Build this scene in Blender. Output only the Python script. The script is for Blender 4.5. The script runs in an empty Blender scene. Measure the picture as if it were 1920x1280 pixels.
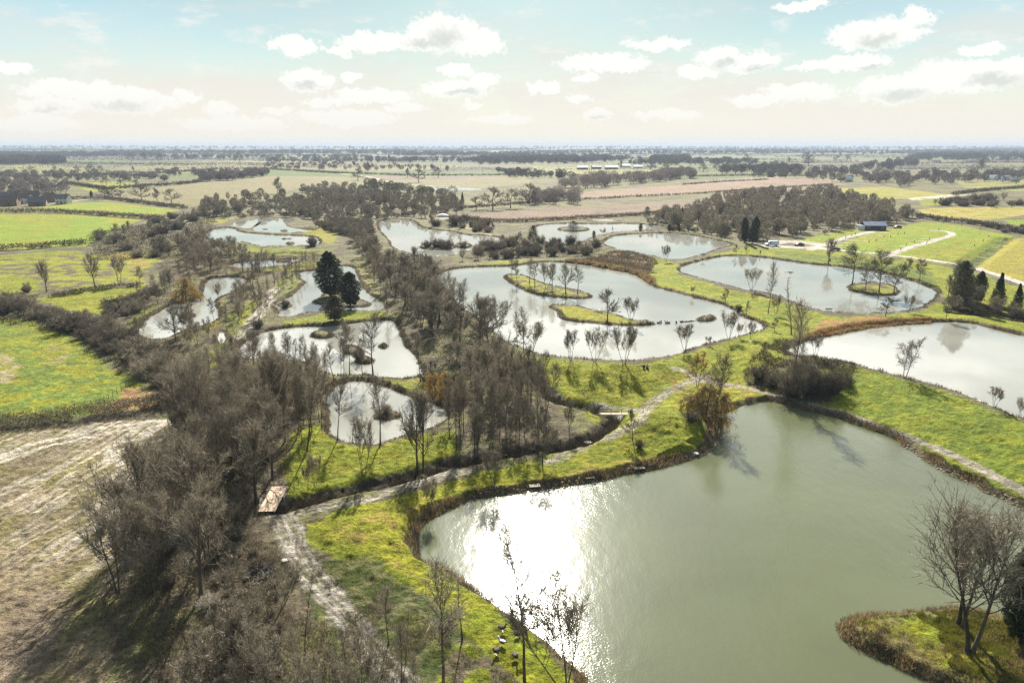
import bpy, bmesh, math, random
import numpy as np
from math import radians, sin, cos, tan, pi
from mathutils import Vector, Matrix

SC = bpy.context.scene
COL = SC.collection
# ------------------------------------------------------------------ camera
CAM_H = 45.0
F = 1387.0                       # focal length in pixels of the 1920 px wide photograph
PITCH = radians(14.78)
CP, SP = cos(PITCH), sin(PITCH)
cam = bpy.data.cameras.new('camera')
cam.sensor_width = 36.0
cam.lens = 36.0 * F / 1920.0
cam.clip_start = 0.5
cam.clip_end = 60000
camo = bpy.data.objects.new('camera', cam)
COL.objects.link(camo)
camo.location = (0, 0, CAM_H)
camo.rotation_euler = (radians(90) - PITCH, 0, 0)
SC.camera = camo

# ------------------------------------------------------------------ light
SUN_EL, SUN_AZ = 33.0, 1.2       # degrees; azimuth clockwise from +Y
SUN_POWER = 5.0
EXPOSURE = 1.5
sl = bpy.data.lights.new('sun', 'SUN')
sl.energy = SUN_POWER
sl.angle = radians(0.53)
sl.color = (1.0, 0.94, 0.84)
so = bpy.data.objects.new('sun', sl)
COL.objects.link(so)
sv = Vector((sin(radians(SUN_AZ)) * cos(radians(SUN_EL)), cos(radians(SUN_AZ)) * cos(radians(SUN_EL)), sin(radians(SUN_EL))))
so.rotation_euler = sv.to_track_quat('Z', 'Y').to_euler()
SC.view_settings.view_transform = 'Standard'
SC.view_settings.look = 'None'
SC.view_settings.gamma = 1.0
SC.view_settings.exposure = EXPOSURE

SC.cycles.max_bounces = 5
SC.cycles.diffuse_bounces = 2
SC.cycles.glossy_bounces = 2
SC.cycles.transmission_bounces = 1
SC.cycles.volume_bounces = 0
SC.cycles.transparent_max_bounces = 6
SC.cycles.use_denoising = True
SC.cycles.denoising_prefilter = 'NONE'
SC.cycles.sample_clamp_direct = 12
SC.cycles.sample_clamp_indirect = 4


class NT:
    """small node-tree helper"""
    def __init__(s, tree):
        s.t = tree
        s.n = tree.nodes
        s.n.clear()

    def new(s, typ, ins=None, **kw):
        n = s.n.new(typ)
        for k, v in kw.items():
            setattr(n, k, v)
        for k, v in (ins or {}).items():
            sock = n.inputs[k]
            if isinstance(v, bpy.types.NodeSocket):
                s.t.links.new(v, sock)
            elif isinstance(v, bpy.types.Node):
                s.t.links.new(v.outputs[0], sock)
            else:
                sock.default_value = v
        return n

    def math(s, op, a, b=0.0, c=0.0, clamp=False):
        return s.new('ShaderNodeMath', {0: a, 1: b, 2: c}, operation=op, use_clamp=clamp).outputs[0]

    def ramp(s, v, lo, hi, a=0.0, b=1.0, smooth=True):
        return s.new('ShaderNodeMapRange', {'Value': v, 'From Min': lo, 'From Max': hi, 'To Min': a, 'To Max': b},
                     interpolation_type='SMOOTHSTEP' if smooth else 'LINEAR').outputs[0]

    def mix(s, f, a, b, mode='MIX'):
        n = s.n.new('ShaderNodeMix')
        n.data_type = 'RGBA'
        n.blend_type = mode
        for k, v in ((0, f), (6, a), (7, b)):
            if isinstance(v, bpy.types.NodeSocket):
                s.t.links.new(v, n.inputs[k])
            else:
                n.inputs[k].default_value = v
        return n.outputs[2]

    def noise(s, vec, scale, detail=3, rough=0.55, out=0, **kw):
        ins = {'Scale': scale, 'Detail': detail, 'Roughness': rough}
        if vec is not None:
            ins['Vector'] = vec
        ins.update(kw)
        return s.new('ShaderNodeTexNoise', ins).outputs[out]


# ------------------------------------------------------------------ sky
# the separate cumulus clouds of the afternoon: azimuth / elevation in degrees and half sizes
CLOUDS = [(835, 62, 62, 34), (800, 80, 95, 14), (895, 82, 48, 22), (700, 78, 62, 15), (553, 87, 40, 18), (640, 95, 30, 8),
          (577, 152, 44, 17), (855, 165, 62, 15), (905, 148, 26, 12), (855, 133, 30, 10), (700, 180, 70, 12), (610, 192, 34, 8),
          (1020, 163, 32, 12), (1120, 213, 28, 12), (1130, 118, 82, 17), (1240, 84, 62, 13), (1100, 146, 26, 9), (1350, 108, 48, 17),
          (1405, 118, 55, 19), (1310, 135, 36, 12), (1640, 64, 88, 32), (1720, 32, 34, 20), (1505, 12, 52, 13), (1605, 118, 66, 18),
          (1530, 124, 50, 10), (1800, 142, 110, 34), (1885, 132, 60, 26), (1680, 168, 80, 30), (1840, 92, 50, 12), (1500, 172, 70, 18),
          (1420, 190, 50, 12), (20, 128, 42, 11), (140, 168, 90, 14), (240, 190, 90, 20), (85, 200, 60, 15), (415, 205, 34, 12),
          (350, 180, 24, 10), (520, 205, 30, 8), (760, 203, 34, 9), (650, 222, 90, 14), (1085, 187, 20, 7), (885, 196, 16, 6), (655, 143, 16, 8),
          (940, 225, 60, 9), (1250, 215, 60, 10), (440, 232, 90, 12), (60, 232, 90, 14)]


def px_dir(px, py):
    d = Vector((px - 960, F * CP + (640 - py) * SP, -F * SP + (640 - py) * CP))
    d.normalize()
    return math.degrees(math.atan2(d.x, d.y)), math.degrees(math.asin(d.z))


world = bpy.data.worlds.new('World')
SC.world = world
world.use_nodes = True
w = NT(world.node_tree)
sky = w.new('ShaderNodeTexSky', sky_type='NISHITA')
sky.sun_disc = False
sky.sun_elevation = radians(SUN_EL)
sky.sun_rotation = radians(SUN_AZ)
sky.altitude = 50
sky.air_density = 1.0
sky.dust_density = 1.2
sky.ozone_density = 2.0
tc = w.new('ShaderNodeTexCoord').outputs['Generated']
sep = w.new('ShaderNodeSeparateXYZ', {0: tc})
X_, Y_, Z_ = sep.outputs
el = w.math('MULTIPLY', w.math('ARCSINE', Z_), 57.29578)
az = w.math('MULTIPLY', w.math('ARCTAN2', X_, Y_), 57.29578)
uv0 = w.new('ShaderNodeCombineXYZ', {0: az, 1: el, 2: 0.0}).outputs[0]
# ragged cloud edges: warp the coordinates with two scales of noise
n1 = w.noise(uv0, 0.9, 5, 0.62, out=1)
n1c = w.new('ShaderNodeVectorMath', {0: n1, 1: (0.5, 0.5, 0.5)}, operation='SUBTRACT').outputs[0]
n1s = w.new('ShaderNodeVectorMath', {0: n1c, 1: (2.6, 1.5, 0)}, operation='MULTIPLY').outputs[0]
uv = w.new('ShaderNodeVectorMath', {0: uv0, 1: n1s}, operation='ADD').outputs[0]
best = None
for (cx, cy, hw, hh) in CLOUDS:
    a0, e0 = px_dir(cx, cy)
    a1, e1 = px_dir(cx + hw, cy - hh)
    sx, sy = 0.92 / (a1 - a0), 0.92 / (e1 - e0)
    m = w.new('ShaderNodeVectorMath', {0: uv, 1: (sx, sy, 0), 2: (-a0 * sx, -e0 * sy, 0)}, operation='MULTIPLY_ADD').outputs[0]
    ln = w.new('ShaderNodeVectorMath', {0: m}, operation='LENGTH').outputs['Value']
    best = ln if best is None else w.math('SMOOTH_MIN', best, ln, 0.25)
fine = w.noise(uv0, 3.2, 4, 0.6)
fine2 = w.math('MULTIPLY', w.math('SUBTRACT', fine, 0.5), 0.9)
core = w.math('SUBTRACT', w.math('SUBTRACT', 1.15, best), fine2)
cmask = w.ramp(core, -0.04, 0.36)
DARKS = [(835, 72, 30, 20), (800, 84, 40, 8), (1645, 76, 40, 14), (1870, 148, 60, 13), (1690, 180, 55, 12), (578, 160, 26, 7), (1360, 118, 26, 8), (870, 172, 30, 6), (1120, 218, 14, 6), (230, 200, 50, 8), (1420, 128, 24, 7), (90, 206, 30, 6), (1625, 128, 30, 7)]
bd = None
for (cx, cy, hw, hh) in DARKS:
    a0, e0 = px_dir(cx, cy)
    a1, e1 = px_dir(cx + hw, cy - hh)
    sx, sy = 1 / (a1 - a0), 1 / (e1 - e0)
    m = w.new('ShaderNodeVectorMath', {0: uv, 1: (sx, sy, 0), 2: (-a0 * sx, -e0 * sy, 0)}, operation='MULTIPLY_ADD').outputs[0]
    ln = w.new('ShaderNodeVectorMath', {0: m}, operation='LENGTH').outputs['Value']
    bd = ln if bd is None else w.math('MINIMUM', bd, ln)
cdark = w.ramp(w.math('ADD', bd, fine2), .20, 1.5, 0.75, 0.0)
sund = w.new('ShaderNodeVectorMath', {0: tc, 1: tuple(sv)}, operation='DOT_PRODUCT').outputs['Value']
# thin veil: cream, growing towards the horizon, streaked
band = w.noise(w.new('ShaderNodeVectorMath', {0: uv0, 1: (0.06, 0.22, 1)}, operation='MULTIPLY').outputs[0], 1.0, 5, 0.6)
veil_h = w.ramp(el, 0.5, 10.0, 1.0, 0.0)
veil = w.math('ADD', w.math('MULTIPLY', veil_h, 0.90), w.math('MULTIPLY', w.ramp(band, 0.38, 0.70), 0.7), clamp=True)
# the veil is thicker towards the sun, thinner to the upper left and right
glow1 = w.math('POWER', w.math('MAXIMUM', sund, 0.0), 42.0)
glow2 = w.math('POWER', w.math('MAXIMUM', sund, 0.0), 260.0)
veil = w.math('ADD', veil, w.math('MULTIPLY', glow1, 0.6), clamp=True)
S = 0.10
K = 1.0 / S
SKYK = 0.36          # how much of the clear sky is kept behind the veil
clear = w.mix(1.0, sky.outputs[0], (SKYK * 0.86, SKYK * 1.10, SKYK * 1.10, 1), 'MULTIPLY')
cf = w.ramp(sund, 0.72, 0.95, 1.0, 0.52)
clear = w.mix(1.0, clear, w.new('ShaderNodeCombineXYZ', {0: cf, 1: cf, 2: cf}).outputs[0], 'MULTIPLY')
cream = w.mix(w.ramp(el, 0.0, 12.0), (0.342 * K, 0.320 * K, 0.280 * K, 1), (0.240 * K, 0.272 * K, 0.270 * K, 1))
# bright unseen band added round the sun, above the frame, to whiten pond reflections
refl_band = w.math('MULTIPLY', w.ramp(el, 10.4, 14.5), w.ramp(sund, 0.60, 0.84))
refl_band = w.math('MULTIPLY', refl_band, w.ramp(band, 0.30, 0.60, 0.40, 1.0))
refl_band = w.math('MULTIPLY', refl_band, w.ramp(el, 14.5, 19.0, 1.0, 0.60))
cream = w.mix(refl_band, cream, (0.86 * K, 0.88 * K, 0.86 * K, 1))
veil = w.math('ADD', veil, refl_band, clamp=True)
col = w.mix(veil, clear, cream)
gl = w.new('ShaderNodeCombineXYZ', {0: w.math('ADD', w.math('MULTIPLY', glow1, 0.7 * K), w.math('MULTIPLY', glow2, 3.0 * K)),
                                    1: w.math('ADD', w.math('MULTIPLY', glow1, 0.68 * K), w.math('MULTIPLY', glow2, 2.8 * K)),
                                    2: w.math('ADD', w.math('MULTIPLY', glow1, 0.64 * K), w.math('MULTIPLY', glow2, 2.5 * K))}).outputs[0]
col = w.mix(1.0, col, gl, 'ADD')
# backlit cumulus: bright rims, a soft grey heart only in the thick ones, lower half
ccol = w.mix(cdark, (0.372 * K, 0.370 * K, 0.352 * K, 1), (0.225 * K, 0.240 * K, 0.228 * K, 1))
cfade = w.ramp(el, 0.3, 5.0, 0.30, 0.95)
# wispy small cloud scattered between the big ones
pv2 = w.new('ShaderNodeVectorMath', {0: uv0, 1: (.30, .85, 1)}, operation='MULTIPLY').outputs[0]
puff = w.math('MULTIPLY', w.ramp(w.noise(pv2, 1.0, 6, .62), .52, .74), w.math('MULTIPLY', w.ramp(el, 1.0, 3.0), w.ramp(el, 7.0, 11.0, 0.75, 0.30)))
col = w.mix(puff, col, (0.345 * K, 0.338 * K, 0.315 * K, 1))
col = w.mix(w.math('MULTIPLY', cmask, cfade), col, ccol)
# below the horizon: dull ground bounce
col = w.mix(w.ramp(el, -1.2, -0.4), (0.10 * K, 0.10 * K, 0.07 * K, 1), col)
bg = w.new('ShaderNodeBackground', {'Color': col, 'Strength': S})
w.new('ShaderNodeOutputWorld', {'Surface': bg.outputs[0]})
world.cycles.sampling_method = 'MANUAL'
world.cycles.sample_map_resolution = 512

# ------------------------------------------------------------------ projection helpers


def at(px, py, z=0.0):
    """ground point (x, y) seen at pixel px, py of the 1920x1280 photograph, on the level z"""
    dx = px - 960.0
    dy = F * CP + (640.0 - py) * SP
    dz = -F * SP + (640.0 - py) * CP
    t = (z - CAM_H) / dz
    return dx * t, dy * t


def project(x, y, z):
    depth = y * CP + (CAM_H - z) * SP
    v = (z - CAM_H) * CP + y * SP
    depth = np.maximum(depth, 0.5)
    return 960 + F * x / depth, 640 - F * v / depth


def z_for(y, py):
    k = (640.0 - py) / F
    return CAM_H + y * (k * CP - SP) / (CP + k * SP)


RNG = np.random.default_rng(11)
_lat = np.random.default_rng(5).random((256, 256))


def vnoise(x, y):
    xi = np.floor(x).astype(np.int64)
    yi = np.floor(y).astype(np.int64)
    fx = x - xi
    fy = y - yi
    fx = fx * fx * (3 - 2 * fx)
    fy = fy * fy * (3 - 2 * fy)
    a = _lat[xi & 255, yi & 255]
    b = _lat[(xi + 1) & 255, yi & 255]
    c = _lat[xi & 255, (yi + 1) & 255]
    d = _lat[(xi + 1) & 255, (yi + 1) & 255]
    return (a * (1 - fx) + b * fx) * (1 - fy) + (c * (1 - fx) + d * fx) * fy


def fbm(x, y, sc, oct=3, seed=0.0):
    x = x / sc + seed * 17.3
    y = y / sc + seed * 9.1
    s = 0
    a = 1.0
    t = 0
    for i in range(oct):
        s = s + a * vnoise(x, y)
        t += a
        a *= 0.55
        x = x * 2.03 + 31.7
        y = y * 2.03 + 11.3
    return s / t


def inpoly(poly, X, Y):
    r = np.zeros(X.shape, bool)
    n = len(poly)
    for i in range(n):
        x0, y0 = poly[i]
        x1, y1 = poly[(i + 1) % n]
        if y0 == y1:
            continue
        c = ((Y > y0) != (Y > y1)) & (X < (x1 - x0) * (Y - y0) / (y1 - y0) + x0)
        r ^= c
    return r


def linedist(pts, X, Y, closed=False):
    best = np.full(X.shape, 1e9)
    n = len(pts)
    for i in range(n if closed else n - 1):
        x0, y0 = pts[i]
        x1, y1 = pts[(i + 1) % n]
        dx, dy = x1 - x0, y1 - y0
        L2 = dx * dx + dy * dy + 1e-9
        t = np.clip(((X - x0) * dx + (Y - y0) * dy) / L2, 0, 1)
        d = (X - x0 - t * dx) ** 2 + (Y - y0 - t * dy) ** 2
        best = np.minimum(best, d)
    return np.sqrt(best)


def linecoord(pts, X, Y):
    best = np.full(X.shape, 1e9)
    S_ = np.zeros(X.shape)
    acc = 0.0
    for (x0, y0), (x1, y1) in zip(pts[:-1], pts[1:]):
        dx, dy = x1 - x0, y1 - y0
        L = math.hypot(dx, dy) + 1e-9
        t = np.clip(((X - x0) * dx + (Y - y0) * dy) / (L * L), 0, 1)
        d = (X - x0 - t * dx) ** 2 + (Y - y0 - t * dy) ** 2
        sg = np.sign((X - x0) * dy - (Y - y0) * dx)
        k = d < best
        best = np.where(k, d, best)
        S_ = np.where(k, acc + t * L, S_)
        side = sg if acc == 0 else np.where(k, sg, side)
        acc += L
    return np.sqrt(best) * side, S_


def sdist(poly, X, Y):
    d = linedist(poly, X, Y, True)
    return np.where(inpoly(poly, X, Y), -d, d)


def smooth(a, b, x):
    t = np.clip((x - a) / (b - a), 0, 1)
    return t * t * (3 - 2 * t)


def ell(cx, cy, a, b, n=14):
    return [(cx + a * cos(2 * pi * i / n), cy + b * sin(2 * pi * i / n)) for i in range(n)]


def chaikin(pts, k=2, closed=True):
    for _ in range(k):
        out = []
        n = len(pts)
        for i in range(n if closed else n - 1):
            a = pts[i]
            b = pts[(i + 1) % n]
            out.append((a[0] * .75 + b[0] * .25, a[1] * .75 + b[1] * .25))
            out.append((a[0] * .25 + b[0] * .75, a[1] * .25 + b[1] * .75))
        if not closed:
            out = [pts[0]] + out + [pts[-1]]
        pts = out
    return pts


# ------------------------------------------------------------------ ponds: level, flat rim, slope run, outline, islands
PONDS = [
    # the big near pond
    dict(L=0.0, rim=0, run=1, up=0.5, poly=[(1200, 2000), (1130, 1420), (1100, 1285), (1078, 1254), (1055, 1238), (1025, 1205), (995, 1179), (939, 1141), (890, 1111),
         (852, 1070), (820, 1060), (789, 1045), (777, 1018), (781, 992), (797, 976), (837, 955), (890, 931), (960, 925), (1010, 917), (1060, 911),
         (1100, 904), (1140, 897), (1185, 886), (1220, 880), (1265, 870), (1290, 862), (1320, 851), (1337, 832), (1339, 815), (1335, 798),
         (1336, 785), (1350, 775), (1380, 764), (1410, 756), (1440, 752), (1465, 755), (1493, 765), (1527, 773), (1573, 783), (1613, 800), (1647, 810),
         (1680, 823), (1697, 837), (1730, 857), (1763, 880), (1800, 897), (1827, 903), (1847, 920), (1880, 933), (1920, 952), (2050, 1010), (2300, 1120), (2600, 1400), (2400, 2000)],
         isl=[[(1570, 1173), (1580, 1193), (1603, 1213), (1640, 1230), (1680, 1245), (1740, 1277), (1830, 1330), (1960, 1370), (2040, 1300), (2010, 1220), (1950, 1185), (1908, 1168), (1870, 1153), (1800, 1143),
               (1747, 1143), (1663, 1150), (1600, 1157), (1575, 1165)]]),
    # right pond above the green bank
    dict(L=2.6, rim=3.5, run=22, up=0.55, poly=[(1470, 655), (1500, 645), (1547, 628), (1580, 620), (1613, 614), (1647, 610), (1713, 605), (1780, 603), (1827, 607), (1847, 613), (1920, 630), (2100, 670),
         (2400, 760), (2300, 900), (2100, 850), (1920, 787), (1867, 768), (1813, 743), (1763, 727), (1707, 712), (1673, 703), (1613, 687), (1580, 678), (1540, 672), (1490, 670)], isl=[]),
    # pond with the alder island
    dict(L=2.2, rim=3, run=18, up=0.5, poly=[(1272, 505), (1284, 497), (1310, 490), (1340, 483), (1370, 479), (1423, 482), (1467, 488), (1513, 495), (1573, 500), (1613, 505), (1647, 509), (1680, 518), (1713, 528),
         (1747, 540), (1759, 547), (1757, 557), (1737, 570), (1723, 580), (1680, 587), (1647, 589), (1597, 589), (1553, 587), (1513, 577), (1480, 565), (1447, 553), (1413, 547),
         (1363, 537), (1313, 523), (1280, 514)],
         isl=[[(1588, 538), (1600, 533), (1630, 531), (1657, 532), (1680, 539), (1688, 549), (1677, 555), (1640, 554), (1613, 549), (1593, 545)]]),
    # central big pond
    dict(L=2.0, rim=4, run=18, up=0.5, poly=[(817, 524), (827, 511), (857, 503), (910, 500), (950, 500), (985, 496), (1017, 491), (1067, 492), (1100, 496), (1133, 503), (1167, 508), (1200, 518), (1218, 530), (1224, 538), (1250, 544),
         (1283, 553), (1333, 565), (1367, 575), (1381, 585), (1390, 594), (1420, 603), (1435, 612), (1428, 620), (1393, 631), (1347, 642), (1300, 653), (1267, 665), (1233, 672), (1200, 677),
         (1150, 677), (1083, 673), (1013, 667), (987, 657), (950, 645), (925, 622), (890, 592), (863, 577), (843, 550), (820, 535)],
         isl=[[(943, 520), (953, 515), (980, 516), (1007, 528), (1033, 537), (1077, 545), (1107, 552), (1110, 558), (1093, 561), (1047, 558), (1000, 552), (967, 537)],
              [(1030, 578), (1033, 573), (1077, 573), (1110, 582), (1147, 588), (1183, 602), (1223, 605), (1228, 609), (1183, 612), (1117, 607), (1067, 602), (1048, 597), (1046, 585)],
              [(1305, 600), (1314, 595), (1333, 592), (1344, 596), (1333, 603), (1312, 604)]]),
    dict(L=2.2, rim=3, run=14, up=0.5, poly=[(1128, 456), (1140, 447), (1155, 441), (1210, 438), (1260, 437), (1298, 441), (1335, 449), (1368, 456), (1372, 461), (1340, 470), (1305, 482), (1277, 488), (1250, 487), (1217, 480), (1183, 473), (1150, 467)], isl=[]),
    dict(L=1.6, rim=3, run=14, up=0.4, poly=[(1000, 424), (1045, 419), (1130, 420), (1180, 419), (1235, 422), (1262, 430), (1210, 433), (1155, 436), (1128, 440), (1085, 455), (1040, 458), (1012, 451), (1003, 436)],
         isl=[ell(1075, 430, 30, 4)]),
    dict(L=1.0, rim=3, run=14, up=0.4, poly=[(708, 422), (712, 413), (745, 411), (775, 413), (785, 424), (812, 431), (850, 434), (870, 441), (917, 442), (947, 447), (945, 455), (905, 467), (865, 476), (830, 484), (792, 482), (755, 472), (735, 465), (730, 450), (715, 436)],
         isl=[ell(820, 463, 34, 6), ell(868, 461, 16, 4)]),
    dict(L=0.8, rim=2, run=8, up=0.3, poly=[(415, 424), (440, 416), (487, 408), (489, 413), (480, 424), (462, 430), (445, 424)], isl=[]),
    dict(L=0.8, rim=2, run=8, up=0.3, poly=[(470, 432), (486, 418), (500, 408), (525, 409), (552, 409), (548, 416), (534, 422), (545, 427), (580, 431), (598, 434), (560, 437), (500, 436)],
         isl=[ell(497, 430, 6, 1.6), ell(533, 433, 8, 1.6)]),
    dict(L=0.8, rim=2, run=8, up=0.3, poly=[(383, 438), (411, 426), (440, 428), (447, 435), (500, 440), (560, 442), (592, 444), (602, 453), (597, 460), (498, 463), (476, 460), (467, 455), (428, 453), (400, 452), (388, 445)],
         isl=[ell(545, 457, 8, 1.8), ell(538, 448, 9, 1.3)]),
    dict(L=0.6, rim=1, run=6, up=0.3, poly=[(428, 497), (467, 489), (520, 487), (570, 486), (560, 491), (533, 499), (483, 504), (430, 504)], isl=[ell(530, 491, 12, 1.6)]),
    # pond round the big evergreens
    dict(L=0.5, rim=1, run=6, up=0.4, poly=[(548, 511), (597, 507), (614, 502), (647, 498), (664, 501), (669, 512), (678, 535), (690, 552), (709, 560), (721, 569), (723, 582), (700, 584), (681, 584), (645, 584), (619, 583), (569, 588), (546, 595),
         (521, 598), (523, 583), (513, 574), (522, 566), (541, 559), (552, 550), (566, 535), (575, 529), (562, 524), (566, 516)],
         isl=[[(580, 567), (602, 559), (606, 548), (640, 541), (665, 548), (674, 562), (697, 569), (693, 575), (650, 577), (610, 573)], ell(535, 573, 14, 5)]),
    dict(L=0.3, rim=1, run=6, up=0.5, poly=[(496, 622), (530, 616), (566, 612), (614, 612), (636, 609), (676, 604), (718, 600), (737, 601), (749, 614), (754, 639), (780, 670), (794, 698), (785, 707), (752, 712), (709, 709), (681, 701), (650, 705), (628, 705), (597, 698),
         (583, 682), (545, 675), (493, 674), (431, 671), (430, 661), (451, 647), (473, 633)],
         isl=[ell(604, 629, 23, 6), ell(662, 658, 17, 8), ell(684, 676, 17, 7), ell(719, 650, 7, 4)]),
    dict(L=0.1, rim=1, run=6, up=0.5, poly=[(616, 736), (631, 721), (657, 715), (688, 716), (710, 721), (732, 727), (751, 736), (773, 747), (806, 751), (828, 762), (841, 777), (828, 795), (802, 806), (762, 817), (730, 828), (710, 833), (666, 835), (640, 830),
         (629, 821), (614, 812), (615, 791), (618, 769), (614, 752)],
         isl=[ell(724, 780, 27, 8)]),
    dict(L=0.3, rim=1, run=6, up=0.4, poly=[(255, 623), (277, 596), (322, 570), (352, 568), (378, 558), (383, 525), (420, 519), (464, 520), (455, 540), (420, 556), (400, 565), (413, 585), (406, 605), (360, 618), (334, 625), (314, 636), (287, 640), (265, 633)],
         isl=[ell(352, 592, 14, 5)]),
    dict(L=0.2, rim=1, run=4, up=0.4, poly=[(409, 628), (417, 621), (424, 640), (411, 649)], isl=[]),
    dict(L=0.6, rim=1, run=4, up=0.3, poly=[(790, 350), (900, 352), (905, 357), (800, 358)], isl=[]),
    dict(L=0.6, rim=1, run=4, up=0.3, poly=[(600, 352), (655, 350), (660, 358), (610, 362)], isl=[]),
    dict(L=0.6, rim=1, run=4, up=0.3, poly=[(480, 388), (560, 386), (570, 391), (490, 394)], isl=[]),
    dict(L=1.5, rim=1, run=4, up=0.3, poly=[(1100, 411), (1135, 410), (1160, 413), (1130, 416)], isl=[]),
]
for p in PONDS:
    p['w'] = [at(a, b, p['L']) for a, b in chaikin(p['poly'], 1)]
    p['wi'] = [[at(a, b, p['L']) for a, b in chaikin(q, 1)] for q in p['isl']]
    xs = [a for a, b in p['w']]
    ys = [b for a, b in p['w']]
    p['bb'] = (min(xs), max(xs), min(ys), max(ys))

# drains: pixel polyline, half width, depth
DITCH = [([(530, 946), (600, 930), (700, 905), (780, 887), (830, 868), (900, 855), (960, 843), (1040, 838), (1090, 826), (1140, 805), (1150, 790), (1135, 770), (1075, 755), (1020, 735), (1000, 700)], 1.4, 1.0),
         ([(0, 560 + 30), (60, 600)], 1, .3), ([(1812, 498), (1850, 474), (1890, 447)], 3.5, 1.4)]
for i, (pl, hw, dp) in enumerate(DITCH):
    DITCH[i] = ([at(a, b, 0.8) for a, b in chaikin(pl, 1, False)], hw, dp)
MOUNDS = [(1265, 800, 9, 1.9), (1225, 815, 8, 1.3), (700, 985, 10, 1.0), (840, 420, 14, 3.0), (575, 432, 14, 2.5), (745, 400, 14, 2.5), (1745, 690, 9, 0.5), (1190, 470, 10, 1.0)]
MOUNDS = [(*at(a, b, 1.0), r, h) for a, b, r, h in MOUNDS]


def height(X, Y, fine=True):
    X = np.asarray(X, float)
    Y = np.asarray(Y, float)
    D = np.sqrt(X * X + Y * Y)
    far = smooth(1500, 14000, D)
    base = 0.8 + 0.5 * (fbm(X, Y, 30, 3, 1) - 0.5) + far * (24 + 22 * fbm(X, Y, 2600, 3, 2)) + smooth(300, 1500, D) * 2.5 * (fbm(X, Y, 400, 2, 3) - 0.4)
    h = base.copy()
    wob = (fbm(X, Y, 3.0, 3, 4) - 0.5) * 2.2 + (fbm(X, Y, 14.0, 2, 9) - 0.5) * 1.6
    caps = np.full(X.shape, 1e9)
    for mx, my, r, mh in MOUNDS:
        d2 = ((X - mx) ** 2 + (Y - my) ** 2) / (r * r)
        h = h + mh * np.exp(-d2 * 1.6)
    sdmin = np.full(X.shape, 1e9)
    for p in PONDS:
        x0, x1, y0, y1 = p['bb']
        R = p['rim'] + p['run'] + 8
        m = (X > x0 - R) & (X < x1 + R) & (Y > y0 - R) & (Y < y1 + R)
        if not m.any():
            continue
        xs, ys = X[m], Y[m]
        sd = sdist(p['w'], xs, ys)
        for q in p['wi']:
            sd = np.maximum(sd, -sdist(q, xs, ys))
        sd = sd + wob[m] * np.minimum(1, np.abs(sd) * 0.4 + 0.35) * 0.55
        B = p['L'] + p['up'] + 0.25 * wob[m] * 0.3
        wgt = 1 - smooth(p['rim'], p['rim'] + p['run'], sd)
        hb = base[m] + (B - base[m]) * wgt
        if p['L'] > 0.9:
            h[m] = np.maximum(h[m], hb)
        else:
            h[m] = np.where(sd < 4, np.minimum(np.maximum(h[m], p['L'] + 0.4), np.maximum(B, h[m])), h[m])
        caps[m] = np.minimum(caps[m], p['L'] + np.where(sd > 0, sd * 0.62 + sd * sd * 0.12, np.maximum(sd * 0.5, -1.3)))
        sdmin[m] = np.minimum(sdmin[m], sd)
    for pl, hw, dp in DITCH:
        xs_ = [a for a, b in pl]
        ys_ = [b for a, b in pl]
        m = (X > min(xs_) - 8) & (X < max(xs_) + 8) & (Y > min(ys_) - 8) & (Y < max(ys_) + 8)
        if m.any():
            d = linedist(pl, X[m], Y[m]) + wob[m] * 0.25
            h[m] = h[m] - dp * (1 - smooth(hw * 0.4, hw * 1.9, d))
    h = np.minimum(h, caps)
    if fine:
        near = 1 - smooth(60, 420, D)
        land = np.clip(sdmin * 0.7, 0, 1)
        h = h + near * land * (0.40 * (fbm(X, Y, 0.9, 2, 5) - 0.5) + 0.45 * (fbm(X, Y, 3.6, 2, 6) - 0.5))
    return h, sdmin


def hz(x, y):
    return float(height(np.array([x]), np.array([y]), False)[0][0])


def ground_at(px, py):
    """point on the real ground seen at that pixel"""
    z = 0.8
    for _ in range(4):
        x, y = at(px, py, z)
        z = hz(x, y)
    return x, y, z

# ------------------------------------------------------------------ ground cover: albedo per region, traced as regions of the land
GR = (0.140, 0.160, 0.011)       # lush grass
GY = (0.190, 0.190, 0.013)       # yellowish grass
GO = (0.215, 0.165, 0.035)       # ochre rough grass
GD = (0.045, 0.060, 0.014)       # rank dark grass
LIT = (0.095, 0.078, 0.048)      # leaf litter, dead stems
DK = (0.040, 0.034, 0.024)
MUD = (0.30, 0.27, 0.23)
TAN = (0.155, 0.135, 0.064)
PNK = (0.170, 0.120, 0.082)
STB = (0.200, 0.158, 0.092)
OLV = (0.130, 0.125, 0.050)
GRV = (0.36, 0.32, 0.27)
BRK = (0.20, 0.115, 0.05)        # dead bracken

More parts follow.
